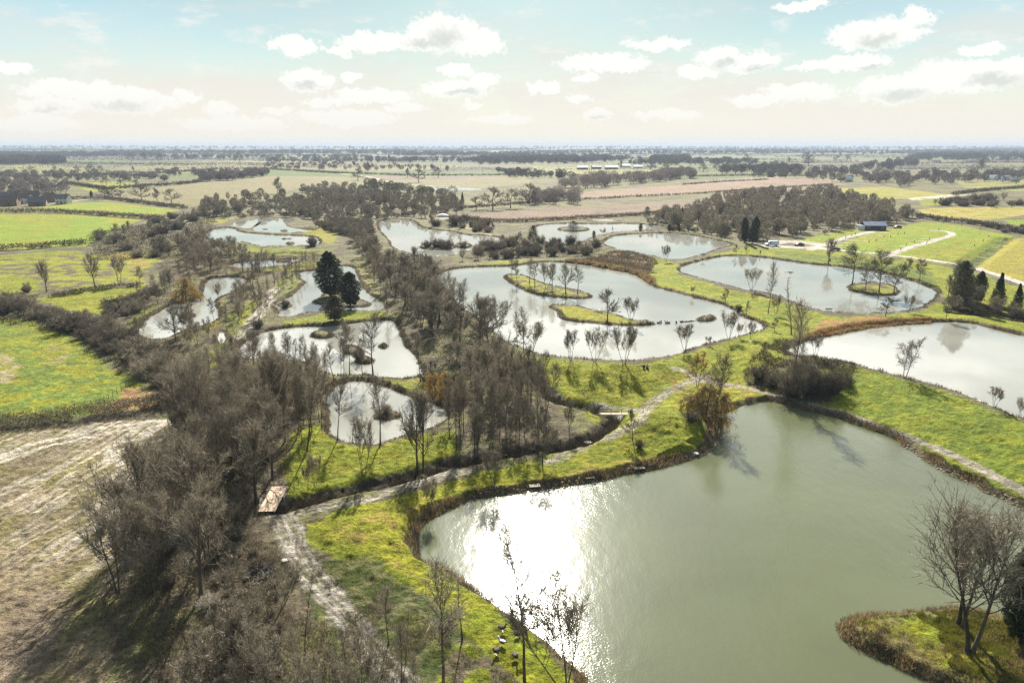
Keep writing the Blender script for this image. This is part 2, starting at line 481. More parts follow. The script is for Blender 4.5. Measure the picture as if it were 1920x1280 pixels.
# outline, main colour, second colour, share of the second, feather px, patch size m
COVER = [
    # middle distance base
    ([(-400, 332), (2300, 332), (2300, 400), (-400, 400)], OLV, LIT, .45, 6, 22),
    ([(-400, 392), (2300, 392), (2300, 2400), (-400, 2400)], LIT, OLV, .45, 6, 9),
    # left: green fields
    ([(-300, 402), (0, 402), (120, 402), (272, 411), (230, 425), (160, 462), (70, 466), (-300, 474)], (0.150, 0.200, 0.012), GY, .35, 1, 30),
    ([(60, 391), (140, 380), (200, 379), (338, 394), (300, 403), (190, 399), (60, 394)], (0.155, 0.200, 0.015), GY, .4, 1, 30),
    ([(-300, 392), (60, 391), (200, 399), (300, 404), (270, 410), (110, 401), (-300, 401)], OLV, GY, .4, 1, 12),
    ([(-300, 485), (0, 479), (110, 470), (158, 470), (150, 478), (60, 484), (0, 487), (-300, 492)], GR, GY, .5, 2, 12),
    ([(-300, 490), (150, 478), (330, 470), (285, 500), (270, 540), (180, 545), (60, 550), (-300, 560)], GY, LIT, .45, 4, 7),
    ([(195, 478), (240, 472), (275, 486), (285, 500), (260, 505), (215, 490)], GO, GY, .3, 3, 6),
    ([(0, 521), (60, 520), (75, 532), (50, 548), (0, 552)], GY, GR, .5, 3, 7),
    ([(60, 560), (110, 552), (200, 540), (268, 538), (262, 552), (235, 566), (200, 588), (150, 586), (110, 576)], GY, GR, .45, 2, 8),
    ([(240, 604), (262, 585), (290, 568), (288, 580), (260, 607), (245, 610)], GR, GY, .3, 1.5, 5),
    ([(-300, 560), (0, 594), (50, 600), (110, 620), (160, 645), (205, 690), (262, 718), (290, 745), (262, 766), (170, 776), (0, 790), (-300, 800)], (0.120, 0.160, 0.022), GY, .5, 2, 5),
    ([(-300, 660), (20, 662), (40, 690), (20, 720), (-300, 730)], (0.26, 0.22, 0.12), GY, .4, 5, 3),
    ([(90, 640), (130, 650), (120, 690), (80, 680)], (0.21, 0.19, 0.06), GY, .5, 9, 3),
    ([(172, 772), (215, 750), (235, 728), (270, 726), (300, 745), (300, 764), (235, 768)], BRK, (0.26, 0.17, 0.07), .5, 3, 3),
    # stubble field bottom left
    ([(-400, 815), (0, 806), (180, 790), (345, 783), (370, 820), (330, 880), (290, 960), (260, 1030), (235, 1120), (225, 1200), (200, 1290), (160, 1400), (-400, 1500)], STB, (0.17, 0.145, 0.06), .5, 2, 6),
    ([(-400, 1050), (60, 1080), (150, 1120), (90, 1230), (30, 1400), (-400, 1500)], (0.19, 0.145, 0.10), STB, .4, 25, 5),
    # pale track left of the upper ponds
    ([(262, 441), (330, 417), (375, 400), (392, 401), (360, 418), (300, 440), (275, 444)], (0.40, 0.35, 0.26), TAN, .4, 1.5, 6),
    ([(375, 413), (440, 408), (420, 418), (385, 424)], GY, OLV, .4, 2, 8),
    ([(420, 453), (460, 456), (478, 463), (600, 465), (620, 472), (560, 482), (430, 480), (418, 465)], GR, LIT, .35, 2, 6),
    ([(560, 432), (596, 424), (640, 422), (634, 440), (625, 458), (600, 452)], GY, GO, .4, 2, 6),
    ([(480, 500), (560, 492), (612, 486), (640, 486), (610, 500), (560, 508), (500, 508)], GR, GO, .4, 2, 5),
    ([(540, 510), (572, 515), (576, 528), (545, 552), (515, 560), (510, 540)], OLV, GR, .4, 3, 3),
    ([(662, 484), (690, 484), (702, 520), (715, 556), (700, 556), (676, 520), (664, 498)], (0.18, 0.17, 0.04), LIT, .4, 3, 3),
    ([(530, 604), (600, 589), (640, 584), (722, 584), (722, 600), (680, 604), (600, 606), (545, 612)], GR, GY, .3, 2, 3),
    ([(430, 590), (465, 565), (490, 560), (470, 600), (450, 640), (425, 660), (400, 680), (380, 690)], OLV, GR, .6, 3, 4),
    ([(448, 600), (470, 562), (484, 568), (470, 592), (455, 618)], GY, GR, .4, 2, 3),
    ([(385, 600), (410, 592), (418, 604), (396, 620), (380, 618)], GO, GY, .5, 3, 3),
    ([(390, 660), (430, 652), (432, 675), (420, 690), (392, 690)], GY, GR, .5, 3, 3),
    ([(505, 700), (590, 690), (610, 715), (600, 740), (560, 750), (505, 760)], OLV, GR, .5, 5, 4),
    ([(706, 712), (750, 714), (800, 706), (832, 722), (828, 745), (790, 745), (760, 735), (730, 724)], (0.16, 0.15, 0.03), GR, .45, 2, 3),
    ([(540, 820), (580, 790), (612, 800), (622, 822), (640, 832), (700, 838), (790, 812), (850, 808), (860, 850), (800, 876), (700, 898), (600, 925), (530, 940), (520, 880)], GR, GY, .35, 3, 3),
    # the whole park of grass between the ponds
    ([(930, 655), (990, 664), (1083, 678), (1200, 681), (1267, 669), (1347, 645), (1430, 623), (1500, 600), (1530, 640), (1440, 650), (1400, 690), (1400, 720), (1340, 720),
      (1290, 780), (1335, 830), (1280, 860), (1180, 885), (1060, 910), (890, 930), (800, 975), (775, 1020), (850, 1075), (940, 1145), (1020, 1210), (1090, 1290), (950, 1500), (800, 1290), (720, 1120), (640, 1060), (570, 1010),
      (580, 985), (640, 955), (760, 925), (900, 885), (1000, 862), (1080, 838), (1160, 800), (1100, 790), (1090, 765), (1030, 730), (1000, 700)], GR, GY, .5, 3, 5),
    ([(1040, 680), (1240, 684), (1280, 700), (1250, 740), (1200, 770), (1130, 750), (1040, 730), (1010, 690)], GR, GY, .65, 8, 4),
    ([(600, 990), (680, 955), (790, 930), (860, 932), (790, 975), (765, 1020), (800, 1070), (840, 1105), (800, 1100), (690, 1040)], GY, GO, .25, 12, 3),
    ([(1060, 850), (1160, 818), (1300, 760), (1330, 800), (1290, 850), (1150, 885), (1040, 905), (960, 905)], GR, GY, .55, 6, 4),
    ([(1060, 880), (1230, 850), (1250, 862), (1060, 905)], (0.20, 0.17, 0.03), GY, .4, 8, 3),
    ([(580, 1040), (700, 1050), (820, 1120), (880, 1200), (1000, 1290), (700, 1400), (560, 1100)], (0.105, 0.105, 0.04), GD, .5, 14, 2.5),
    ([(800, 1290), (860, 1200), (930, 1240), (1000, 1290), (980, 1400)], LIT, GR, .4, 10, 2),
    # dikes to the right
    ([(1196, 520), (1210, 505), (1212, 482), (1250, 488), (1280, 498), (1276, 516), (1320, 528), (1363, 540), (1413, 551), (1480, 570), (1553, 592), (1647, 594), (1723, 586), (1760, 566), (1790, 575), (1790, 600), (1700, 602), (1600, 614), (1540, 628), (1500, 645),
      (1440, 640), (1436, 612), (1392, 590), (1340, 562), (1250, 541), (1222, 534)], (0.130, 0.158, 0.012), GY, .5, 2, 5),
    ([(1540, 600), (1640, 594), (1700, 598), (1640, 610), (1570, 624), (1510, 642)], GO, (0.24, 0.12, 0.05), .5, 4, 4),
    ([(1280, 498), (1330, 478), (1400, 462), (1500, 462), (1620, 478), (1780, 500), (1920, 540), (2300, 640), (2300, 700), (1920, 625), (1850, 606), (1790, 600), (1765, 550), (1740, 532), (1680, 512), (1573, 497), (1467, 484), (1423, 478), (1340, 480)], GR, GY, .45, 2, 7),
    ([(1440, 468), (1620, 485), (1740, 502), (1760, 540), (1680, 512), (1573, 497), (1467, 484)], (0.085, 0.11, 0.012), GR, .4, 3, 5),
    ([(1180, 500), (1130, 488), (1110, 478), (1160, 472), (1225, 485), (1224, 505), (1200, 515)], BRK, (0.10, 0.08, 0.05), .6, 3, 4),
    ([(1060, 490), (1110, 486), (1180, 500), (1200, 515), (1130, 503)], (0.30, 0.22, 0.10), BRK, .35, 2, 5),
    ([(825, 505), (900, 494), (960, 486), (1000, 488), (950, 498), (860, 502)], GR, GY, .4, 1.5, 5),
    ([(1540, 690), (1600, 684), (1673, 706), (1763, 731), (1867, 772), (1930, 795), (2400, 950), (2400, 1300), (1920, 950), (1760, 872), (1690, 828), (1613, 796), (1540, 770), (1480, 740), (1560, 760)], (0.108, 0.140, 0.012), (0.155, 0.170, 0.012), .35, 3, 4),
    ([(1400, 620), (1500, 600), (1520, 640), (1450, 690), (1400, 720), (1340, 715), (1330, 660)], GR, GY, .5, 6, 5),
    ([(1250, 700), (1340, 700), (1460, 735), (1440, 750), (1380, 762), (1330, 790), (1290, 770), (1260, 740)], GY, GO, .3, 6, 3),
    ([(1560, 1150), (1700, 1140), (1900, 1150), (2060, 1220), (2060, 1320), (1900, 1400), (1700, 1290), (1560, 1200)], (0.15, 0.135, 0.045), GR, .45, 3, 3),
    ([(1735, 1158), (1850, 1155), (1960, 1190), (2040, 1260), (1960, 1310), (1840, 1290), (1740, 1240), (1690, 1180)], GR, GY, .4, 8, 3),
    ([(940, 518), (985, 516), (1035, 538), (1110, 554), (1100, 562), (1000, 552)], GY, LIT, .3, 2, 3),
    ([(1045, 574), (1085, 573), (1150, 589), (1185, 603), (1225, 607), (1120, 606), (1060, 598)], GY, GO, .3, 1, 4),
    ([(1590, 534), (1690, 534), (1690, 556), (1590, 552)], GY, LIT, .4, 2, 4),
    # parking meadow
    ([(1480, 452), (1560, 436), (1625, 425), (1655, 436), (1560, 452), (1535, 464)], (0.150, 0.200, 0.012), GY, .4, 1.5, 10),
    ([(1560, 462), (1620, 440), (1660, 432), (1730, 415), (1790, 420), (1900, 442), (1830, 492), (1700, 482), (1600, 476)], (0.150, 0.200, 0.012), GY, .4, 2, 10),
    ([(1690, 484), (1730, 465), (1800, 450), (1830, 470), (1800, 498), (1750, 494)], GY, GR, .4, 6, 8),
    ([(1818, 498), (1850, 476), (1900, 446), (1920, 446), (2300, 470), (2300, 660), (1920, 532), (1860, 512)], (0.22, 0.20, 0.02), GO, .4, 2, 8),
    ([(1808, 496), (1850, 468), (1885, 444), (1900, 447), (1860, 480), (1830, 502)], GD, GR, .4, 1.5, 3),
    ([(1720, 392), (1790, 388), (2300, 390), (2300, 405), (1920, 404), (1850, 413), (1780, 410), (1730, 402)], (0.27, 0.215, 0.055), GY, .35, 2, 12),
    ([(1885, 412), (2300, 405), (2300, 430), (1920, 426), (1890, 418)], (0.14, 0.20, 0.01), GY, .3, 1, 12),
    ([(1560, 353), (1660, 350), (1740, 360), (1790, 366), (1740, 372), (1650, 374), (1580, 365)], (0.23, 0.20, 0.05), GY, .4, 1.5, 20),
    ([(1700, 372), (1790, 364), (1830, 364), (1770, 372), (1710, 376)], (0.40, 0.36, 0.27), TAN, .3, 1, 10),
    ([(1790, 340), (1920, 335), (2300, 340), (2300, 360), (1900, 358), (1810, 352)], (0.20, 0.19, 0.05), OLV, .4, 2, 20),
    ([(1720, 376), (1760, 372), (1775, 385), (1730, 386)], GY, GR, .4, 2, 15),
    # plough and arable strips, middle
    ([(858, 404), (960, 396), (1100, 386), (1280, 377), (1345, 366), (1440, 352), (1600, 342), (1560, 350), (1430, 366), (1360, 385), (1250, 396), (1130, 408), (960, 416), (900, 412)], PNK, (0.14, 0.105, 0.07), .45, 1, 25),
    ([(1075, 368), (1090, 360), (1280, 346), (1440, 336), (1540, 334), (1580, 340), (1540, 345), (1440, 353), (1280, 365), (1100, 373)], (0.205, 0.142, 0.096), PNK, .4, 1, 40),
    ([(1285, 342), (1410, 332), (1540, 331), (1440, 337)], (0.19, 0.14, 0.10), PNK, .4, 1, 40),
    ([(868, 375), (980, 362), (1000, 372), (960, 382), (880, 392)], TAN, OLV, .4, 2, 20),
    # big tan field left centre and its neighbours
    ([(180, 376), (260, 356), (380, 342), (500, 330), (640, 331), (740, 340), (700, 350), (600, 345), (540, 358), (480, 376), (400, 384), (300, 388), (230, 380)], (0.165, 0.143, 0.068), TAN, .4, 1, 60),
    ([(130, 345), (200, 340), (250, 343), (245, 354), (170, 360)], (0.17, 0.19, 0.03), GY, .4, 1, 20),
    ([(190, 320), (370, 302), (480, 300), (900, 312), (740, 322), (520, 318), (300, 326)], (0.15, 0.133, 0.06), TAN, .4, 1, 80),
    ([(700, 340), (860, 330), (980, 330), (1000, 342), (880, 356), (780, 352)], (0.16, 0.14, 0.07), TAN, .5, 1, 50),
    ([(640, 326), (760, 330), (900, 328), (950, 332), (860, 336), (720, 338)], (0.14, 0.105, 0.09), TAN, .25, 1, 50),
    ([(1000, 312), (1280, 316), (1220, 330), (1000, 326)], (0.19, 0.19, 0.06), TAN, .4, 1, 60),
    ([(-300, 322), (0, 316), (60, 306), (190, 320), (120, 330), (0, 336)], (0.17, 0.17, 0.06), TAN, .4, 1, 60),
]
# tracks and paths: centre line (pixels), half width m, colour, second colour, share, rutted?
PATHS = [
    ([(513, 955), (540, 985), (548, 1020), (572, 1062), (612, 1108), (668, 1180), (730, 1260), (790, 1340), (900, 1500)], 1.45, MUD, LIT, .45, 1),
    ([(530, 960), (585, 958), (640, 945), (720, 925), (800, 900), (880, 880)], 1.0, MUD, OLV, .5, 1),
    ([(800, 898), (870, 868), (905, 856), (960, 850)], .8, MUD, OLV, .4, 0),
    ([(505, 890), (512, 920), (514, 950)], 2.0, MUD, LIT, .5, 1),
    ([(1030, 864), (1075, 846), (1120, 826), (1170, 808), (1205, 785), (1215, 763), (1240, 742), (1280, 722), (1325, 705)], 1.15, MUD, (0.14, 0.10, 0.05), .32, 1),
    ([(1205, 770), (1160, 766), (1100, 766)], .7, MUD, GR, .3, 0),
    ([(1262, 690), (1290, 697), (1330, 716), (1400, 727), (1450, 740), (1530, 759), (1620, 784), (1700, 815), (1780, 850), (1850, 884), (1930, 924), (2100, 1010)], .8, (0.27, 0.24, 0.19), TAN, .25, 0),
    ([(1020, 735), (1050, 750)], .6, MUD, GR, .2, 0),
    ([(1160, 780), (1150, 800), (1130, 815)], .9, (0.42, 0.40, 0.37), MUD, .3, 0),
    ([(448, 640), (470, 608), (488, 585), (505, 560), (515, 540)], 1.9, (0.40, 0.36, 0.29), LIT, .35, 1),
    ([(512, 758), (535, 775), (545, 800)], 1.2, MUD, LIT, .5, 1),
    ([(1440, 463), (1530, 466), (1620, 473), (1700, 481), (1780, 493), (1850, 508), (1920, 532), (2100, 590)], 1.7, (0.40, 0.37, 0.33), GRV, .3, 0),
    ([(1438, 457), (1470, 452), (1520, 455), (1540, 460)], 4.5, (0.34, 0.29, 0.24), GRV, .4, 0),
    ([(1440, 461), (1490, 463), (1540, 465)], 3.5, GRV, (0.34, 0.29, 0.24), .3, 0),
    ([(1520, 468), (1548, 457), (1590, 444), (1625, 436), (1655, 430)], 1.8, (0.38, 0.34, 0.31), GRV, .3, 0),
    ([(1660, 482), (1690, 468), (1735, 456), (1770, 446), (1788, 440), (1780, 434), (1752, 432)], 1.7, (0.38, 0.34, 0.31), GRV, .3, 0),
    ([(0, 856), (40, 838), (110, 820), (200, 800), (320, 786)], .7, (0.44, 0.40, 0.33), STB, .3, 0),
    ([(0, 866), (60, 845), (150, 822), (260, 800)], .5, (0.44, 0.40, 0.33), STB, .3, 0),
    ([(205, 866), (200, 845), (225, 828), (290, 815)], .5, (0.42, 0.38, 0.31), STB, .3, 0),
    ([(225, 872), (215, 850), (240, 834), (310, 824)], .5, (0.42, 0.38, 0.31), STB, .3, 0),
    ([(860, 352), (760, 346), (720, 340), (700, 332), (640, 326)], 3.0, (0.38, 0.33, 0.22), TAN, .4, 0),
    ([(872, 426), (900, 432), (930, 444)], 2.5, (0.30, 0.25, 0.15), GY, .4, 0),
    ([(830, 409), (860, 416), (890, 424)], 4.0, (0.36, 0.31, 0.22), TAN, .4, 0),
    ([(90, 384), (150, 376), (170, 372)], 2.0, GRV, TAN, .4, 0),
]
# gravel bays beside the two parking lanes
for (bx, by, nx, ny, n) in ((1545, 462, 15, -4.6, 7), (1640, 478, 13, -4.6, 8)):
    for i in range(n):
        cx, cy = bx + nx * i, by + ny * i
        PATHS.append(([(cx - (4 if by < 470 else 0), cy + 2), (cx + 32, cy + 3.5 - 0.3 * i)], .9, (0.36, 0.30, 0.22), TAN, .3, 0))


_p, _q = at(0, 1010), at(220, 872)
STREAK = math.atan2(_q[1] - _p[1], _q[0] - _p[0])


def lerp3(c, col, w):
    for k in range(3):
        c[k] += (col[k] - c[k]) * w


def paint(X, Y, H, sd):
    """albedo of the land, each channel an array"""
    px, py = project(X, Y, H)
    D = np.sqrt(X * X + Y * Y)
    # irregular edges
    wx = (fbm(X, Y, 2.6, 3, 21) - .5) * np.minimum(3.2, D * .012)
    wy = (fbm(X, Y, 2.6, 3, 22) - .5) * np.minimum(5.0, D * .022)
    qx, qy = project(X + wx, Y + wy, H)
    c = [np.zeros_like(X) for _ in range(3)]
    # far patchwork of fields
    ang = 0.35
    u = X * cos(ang) + Y * sin(ang)
    v = -X * sin(ang) + Y * cos(ang)
    v = v + 60 * np.sin(u / 500.0)
    row = np.floor(v / 230.0)
    uu = u + (np.sin(row * 12.9898) * 43758.5453 % 1.0) * 400
    cell = np.floor(uu / (260.0 + 90 * (row % 3)))
    rnd = np.abs(np.sin(cell * 78.233 + row * 37.719) * 43758.5453) % 1.0
    pal = [(0.125, 0.115, 0.055), (0.085, 0.110, 0.030), (0.12, 0.112, 0.048), (0.075, 0.100, 0.026), (0.125, 0.098, 0.062), (0.105, 0.108, 0.036), (0.065, 0.06, 0.036)]
    for i, pc in enumerate(pal):
        lerp3(c, pc, ((rnd * len(pal)).astype(int) == i).astype(float))
    for poly, c1, c2, sh, fe, ps in COVER:
        xs = [a for a, b in poly]
        ys = [b for a, b in poly]
        g = fe * 2 + 3
        m = (qx > min(xs) - g) & (qx < max(xs) + g) & (qy > min(ys) - g) & (qy < max(ys) + g)
        if not m.any():
            continue
        X1, Y1 = X[m], Y[m]
        d = sdist(poly, qx[m], qy[m])
        n1 = fbm(X1, Y1, ps, 4, 31)
        d = d + (n1 - .5) * fe * 1.5
        a = 1 - smooth(-fe * .8 - .3, fe * .4 + .3, d)
        n2 = fbm(X1, Y1, ps * .6, 4, 33)
        mixw = smooth(.62 - sh * .45, .78 - sh * .30, n2)
        cc = [np.full(X1.shape, c1[k]) for k in range(3)]
        lerp3(cc, c2, mixw)
        for k in range(3):
            c[k][m] += (cc[k] - c[k][m]) * a
    # stubble rows and pale wet streaks of the near field
    fld = [(-400, 815), (0, 806), (180, 790), (345, 783), (370, 820), (330, 880), (290, 960), (260, 1030), (235, 1120), (225, 1200), (200, 1290), (160, 1400), (-400, 1500)]
    m = inpoly(fld, qx, qy)
    if m.any():
        X1, Y1 = X[m], Y[m]
        a = STREAK
        s = X1 * cos(a) + Y1 * sin(a)
        t = -X1 * sin(a) + Y1 * cos(a) + 2.2 * (fbm(X1, Y1, 18, 2, 41) - .5)
        st = fbm(t, s * .07, .55, 3, 42)
        pat = fbm(X1, Y1, 9, 3, 43)
        pxm, pym = px[m], py[m]
        reg = (1 - smooth(1010, 1130, pym)) * (.6 + .4 * smooth(150, 300, pxm + (pym - 800) * .25))
        wgt = smooth(.47, .60, st) * smooth(.30, .50, pat) * reg
        row = (.5 + .5 * np.sin(t * 2 * pi / 1.5)) * smooth(.3, .7, fbm(t * .4, s * .05, 1, 2, 47))
        for k, cc in enumerate((0.45, 0.40, 0.33)):
            c[k][m] += (cc - c[k][m]) * wgt * .85
            c[k][m] *= 0.84 + 0.32 * row
    for pl, hw, c1, c2, sh, rut in PATHS:
        z0 = 0.8
        W = [ground_at(a, b)[:2] for a, b in chaikin(pl, 2, False)]
        xs = [a for a, b in W]
        ys = [b for a, b in W]
        g = hw * 3 + 2
        m = (X > min(xs) - g) & (X < max(xs) + g) & (Y > min(ys) - g) & (Y < max(ys) + g)
        if not m.any():
            continue
        X1, Y1 = X[m], Y[m]
        ds_, ss_ = linecoord(W, X1, Y1)
        wv_ = fbm(ss_, ss_ * .1, 6.0, 2, 58) * 1.6
        d = np.abs(ds_) + (fbm(X1, Y1, 1.6, 3, 51) - .5) * hw * .9
        a = 1 - smooth(hw * .75, hw * 1.25, d)
        if rut:
            r = fbm((ds_ + wv_) * 3.0, ss_ * .22, 1.0, 3, 56)
            a = a * (.40 + .60 * smooth(.38, .55, r))
        n2 = fbm(X1, Y1, .8, 3, 53) * .3 + fbm((ds_ + wv_) * 4.5, ss_ * .35, 1.0, 3, 54) * .7
        mixw = smooth(.60 - sh * .40, .85 - sh * .30, n2)
        cc = [np.full(X1.shape, c1[k]) for k in range(3)]
        lerp3(cc, c2, mixw)
        for k in range(3):
            c[k][m] += (cc[k] - c[k][m]) * a
    # drains: black mud and rank growth on their sides
    for pl, hw, dp in DITCH:
        xs = [a for a, b in pl]
        ys = [b for a, b in pl]
        m = (X > min(xs) - 6) & (X < max(xs) + 6) & (Y > min(ys) - 6) & (Y < max(ys) + 6)
        if m.any() and dp < 1.35 and dp > .5:
            d = linedist(pl, X[m], Y[m]) + (fbm(X[m], Y[m], 1.2, 3, 61) - .5) * 1.2
            a = 1 - smooth(hw * .7, hw * 1.5, d)
            for k in range(3):
                c[k][m] += (DK[k] - c[k][m]) * a * .9
    # wet, trodden brown margin at the waterline
    sn = sd + (fbm(X, Y, 1.4, 3, 71) - .5) * 1.1
    a = (1 - smooth(.35, 1.1 + .6 * fbm(X, Y, 12, 2, 72), sn))
    mg = (0.085, 0.066, 0.038)
    for k in range(3):
        c[k] += (mg[k] - c[k]) * a * .9
    # general mottling of the sward, metre and decimetre sized
    n = fbm(X, Y, 1.1, 3, 81)
    n2 = fbm(X, Y, 6.5, 3, 82)
    near = 1 - smooth(200, 900, D)
    f = 1 + near * ((n - .5) * .85) + (n2 - .5) * .35
    for k in range(3):
        c[k] = np.clip(c[k] * f, .004, .7)
    return c


def material_ground():
    m = bpy.data.materials.new('ground')
    m.use_nodes = True
    t = NT(m.node_tree)
    att = t.new('ShaderNodeVertexColor', layer_name='cover').outputs[0]
    geo = t.new('ShaderNodeNewGeometry').outputs['Position']
    a = t.noise(geo, 1.6, 5, .75)
    b = t.noise(geo, 6.0, 3, .7)
    f = t.math('ADD', t.math('MULTIPLY', a, 1.0), t.math('MULTIPLY', b, .8))
    f = t.ramp(f, .66, 1.14, .38, 1.62, False)
    fc = t.new('ShaderNodeCombineXYZ', {0: f, 1: f, 2: f}).outputs[0]
    col = t.mix(1.0, att, fc, 'MULTIPLY')
    bh = t.math('ADD', t.math('MULTIPLY', a, .6), t.math('MULTIPLY', b, .18))
    bump = t.new('ShaderNodeBump', {'Height': bh, 'Strength': 0.9, 'Distance': 0.9})
    p = t.new('ShaderNodeBsdfPrincipled', {'Base Color': col, 'Roughness': 0.95, 'Normal': bump.outputs[0]})
    p.inputs['Specular IOR Level'].default_value = 0.12
    t.new('ShaderNodeOutputMaterial', {'Surface': p.outputs[0]})
    return m


def grid_mesh(name, X, Y, Z):
    nr, nc = X.shape
    me = bpy.data.meshes.new(name)
    co = np.empty((nr * nc, 3), np.float32)
    co[:, 0] = X.ravel()
    co[:, 1] = Y.ravel()
    co[:, 2] = Z.ravel()
    idx = np.arange(nr * nc, dtype=np.int32).reshape(nr, nc)
    q = np.stack([idx[:-1, :-1], idx[:-1, 1:], idx[1:, 1:], idx[1:, :-1]], -1).reshape(-1)
    nf = q.size // 4
    me.vertices.add(nr * nc)
    me.vertices.foreach_set('co', co.ravel())
    me.loops.add(q.size)
    me.loops.foreach_set('vertex_index', q)
    me.polygons.add(nf)
    me.polygons.foreach_set('loop_start', np.arange(0, nf * 4, 4, dtype=np.int32))
    me.polygons.foreach_set('use_smooth', np.ones(nf, bool))
    me.update(calc_edges=True)
    return me


def build_ground():
    ds = [3, 8, 15, 22, 28, 33, 38, 42]
    py = 1330.0
    while py > 275.6:
        ds.append(at(960, py)[1])
        py -= 1.25 if py > 600 else (0.9 if py > 420 else 0.55)
    ds = sorted(set([d for d in ds if d < 15500])) + [16000.0]
    ds = np.array(ds)
    t = np.concatenate([np.linspace(-1.35, -.80, 60)[:-1], np.linspace(-.80, .80, 1250), np.linspace(.80, 1.35, 60)[1:]])
    Y = np.repeat(ds[:, None], len(t), 1)
    X = t[None, :] * (ds[:, None] + 6)
    H, sd = height(X, Y)
    c = paint(X, Y, H, sd)
    me = grid_mesh('ground', X, Y, H)
    ca = me.color_attributes.new('cover', 'FLOAT_COLOR', 'POINT')
    arr = np.ones((X.size, 4), np.float32)
    for k in range(3):
        arr[:, k] = c[k].ravel()
    ca.data.foreach_set('color', arr.ravel())
    me.materials.append(material_ground())
    o = bpy.data.objects.new('ground', me)
    COL.objects.link(o)
    o['kind'] = 'structure'
    o['label'] = 'patchwork of grass, mud tracks and farm fields round the fishing ponds'


def material_water(name, base, rough, bump, bscale, wscale):
    m = bpy.data.materials.new(name)
    m.use_nodes = True
    t = NT(m.node_tree)
    geo = t.new('ShaderNodeNewGeometry').outputs['Position']
    big = t.noise(geo, .035, 3, .5)
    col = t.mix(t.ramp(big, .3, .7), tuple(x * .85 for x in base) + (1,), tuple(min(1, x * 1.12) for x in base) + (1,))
    r1 = t.noise(geo, bscale, 3, .6)
    pos2 = t.new('ShaderNodeVectorMath', {0: geo, 1: (1, .45, 1)}, operation='MULTIPLY').outputs[0]
    r2 = t.noise(pos2, wscale, 2, .5)
    gust = t.ramp(t.noise(geo, .03, 2, .5), .35, .65, .35, 1.0)
    hh = t.math('MULTIPLY', t.math('ADD', t.math('MULTIPLY', r1, .5), r2), gust)
    bp = t.new('ShaderNodeBump', {'Height': hh, 'Strength': 1.0, 'Distance': bump})
    p = t.new('ShaderNodeBsdfPrincipled', {'Base Color': col, 'Roughness': rough, 'IOR': 1.333, 'Normal': bp.outputs[0]})
    t.new('ShaderNodeOutputMaterial', {'Surface': p.outputs[0]})
    return m


def build_water():
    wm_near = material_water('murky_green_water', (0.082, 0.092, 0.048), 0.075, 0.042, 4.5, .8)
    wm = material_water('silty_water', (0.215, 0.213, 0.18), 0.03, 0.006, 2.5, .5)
    for i, p in enumerate(PONDS):
        pts = p['w']
        n = len(pts)
        A = sum(pts[k][0] * pts[(k + 1) % n][1] - pts[(k + 1) % n][0] * pts[k][1] for k in range(n))
        s = 1 if A > 0 else -1
        if s < 0:
            pts = pts[::-1]
        bm = bmesh.new()
        vs = []
        for k in range(n):
            a, b, c_ = Vector(pts[k - 1]), Vector(pts[k]), Vector(pts[(k + 1) % n])
            t = (c_ - a)
            nn = Vector((t.y, -t.x))
            if nn.length < 1e-6:
                nn = Vector((0, 0))
            else:
                nn.normalize()
            q = b + nn * 1.1
            vs.append(bm.verts.new((q.x, q.y, p['L'])))
        f = bm.faces.new(vs)
        bmesh.ops.triangulate(bm, faces=[f])
        for f in bm.faces:
            if f.normal.z < 0:
                f.normal_flip()
        me = bpy.data.meshes.new('water')
        bm.to_mesh(me)
        bm.free()
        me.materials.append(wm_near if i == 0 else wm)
        o = bpy.data.objects.new('water', me)
        COL.objects.link(o)
        o['kind'] = 'structure'


build_ground()
build_water()

# ------------------------------------------------------------------ vegetation
def noisy_material(name, c1, c2, scale=3.0, rough=0.9, trans=0.0, obj_var=True):
    m = bpy.data.materials.new(name)
    m.use_nodes = True
    t = NT(m.node_tree)
    geo = t.new('ShaderNodeNewGeometry').outputs['Position']
    n = t.ramp(t.noise(geo, scale, 3, .6), .3, .7)
    isl = t.new('ShaderNodeNewGeometry').outputs['Random Per Island']
    n = t.math('ADD', t.math('MULTIPLY', n, .35), t.math('MULTIPLY', t.math('POWER', isl, 1.6), .9))
    col = t.mix(n, tuple(x * .55 for x in c1) + (1,), tuple(min(.8, x * 1.35) for x in c2) + (1,))
    if obj_var:
        rnd = t.new('ShaderNodeObjectInfo').outputs['Random']
        f = t.ramp(rnd, 0, 1, .72, 1.28, False)
        col = t.mix(1.0, col, t.new('ShaderNodeCombineXYZ', {0: f, 1: f, 2: f}).outputs[0], 'MULTIPLY')
    p = t.new('ShaderNodeBsdfPrincipled', {'Base Color': col, 'Roughness': rough})
    p.inputs['Specular IOR Level'].default_value = 0.2
    out = p.outputs[0]
    if trans > 0:
        tr = t.new('ShaderNodeBsdfTranslucent', {'Color': col})
        out = t.new('ShaderNodeMixShader', {0: trans, 1: p.outputs[0], 2: tr.outputs[0]}).outputs[0]
    t.new('ShaderNodeOutputMaterial', {'Surface': out})
    return m


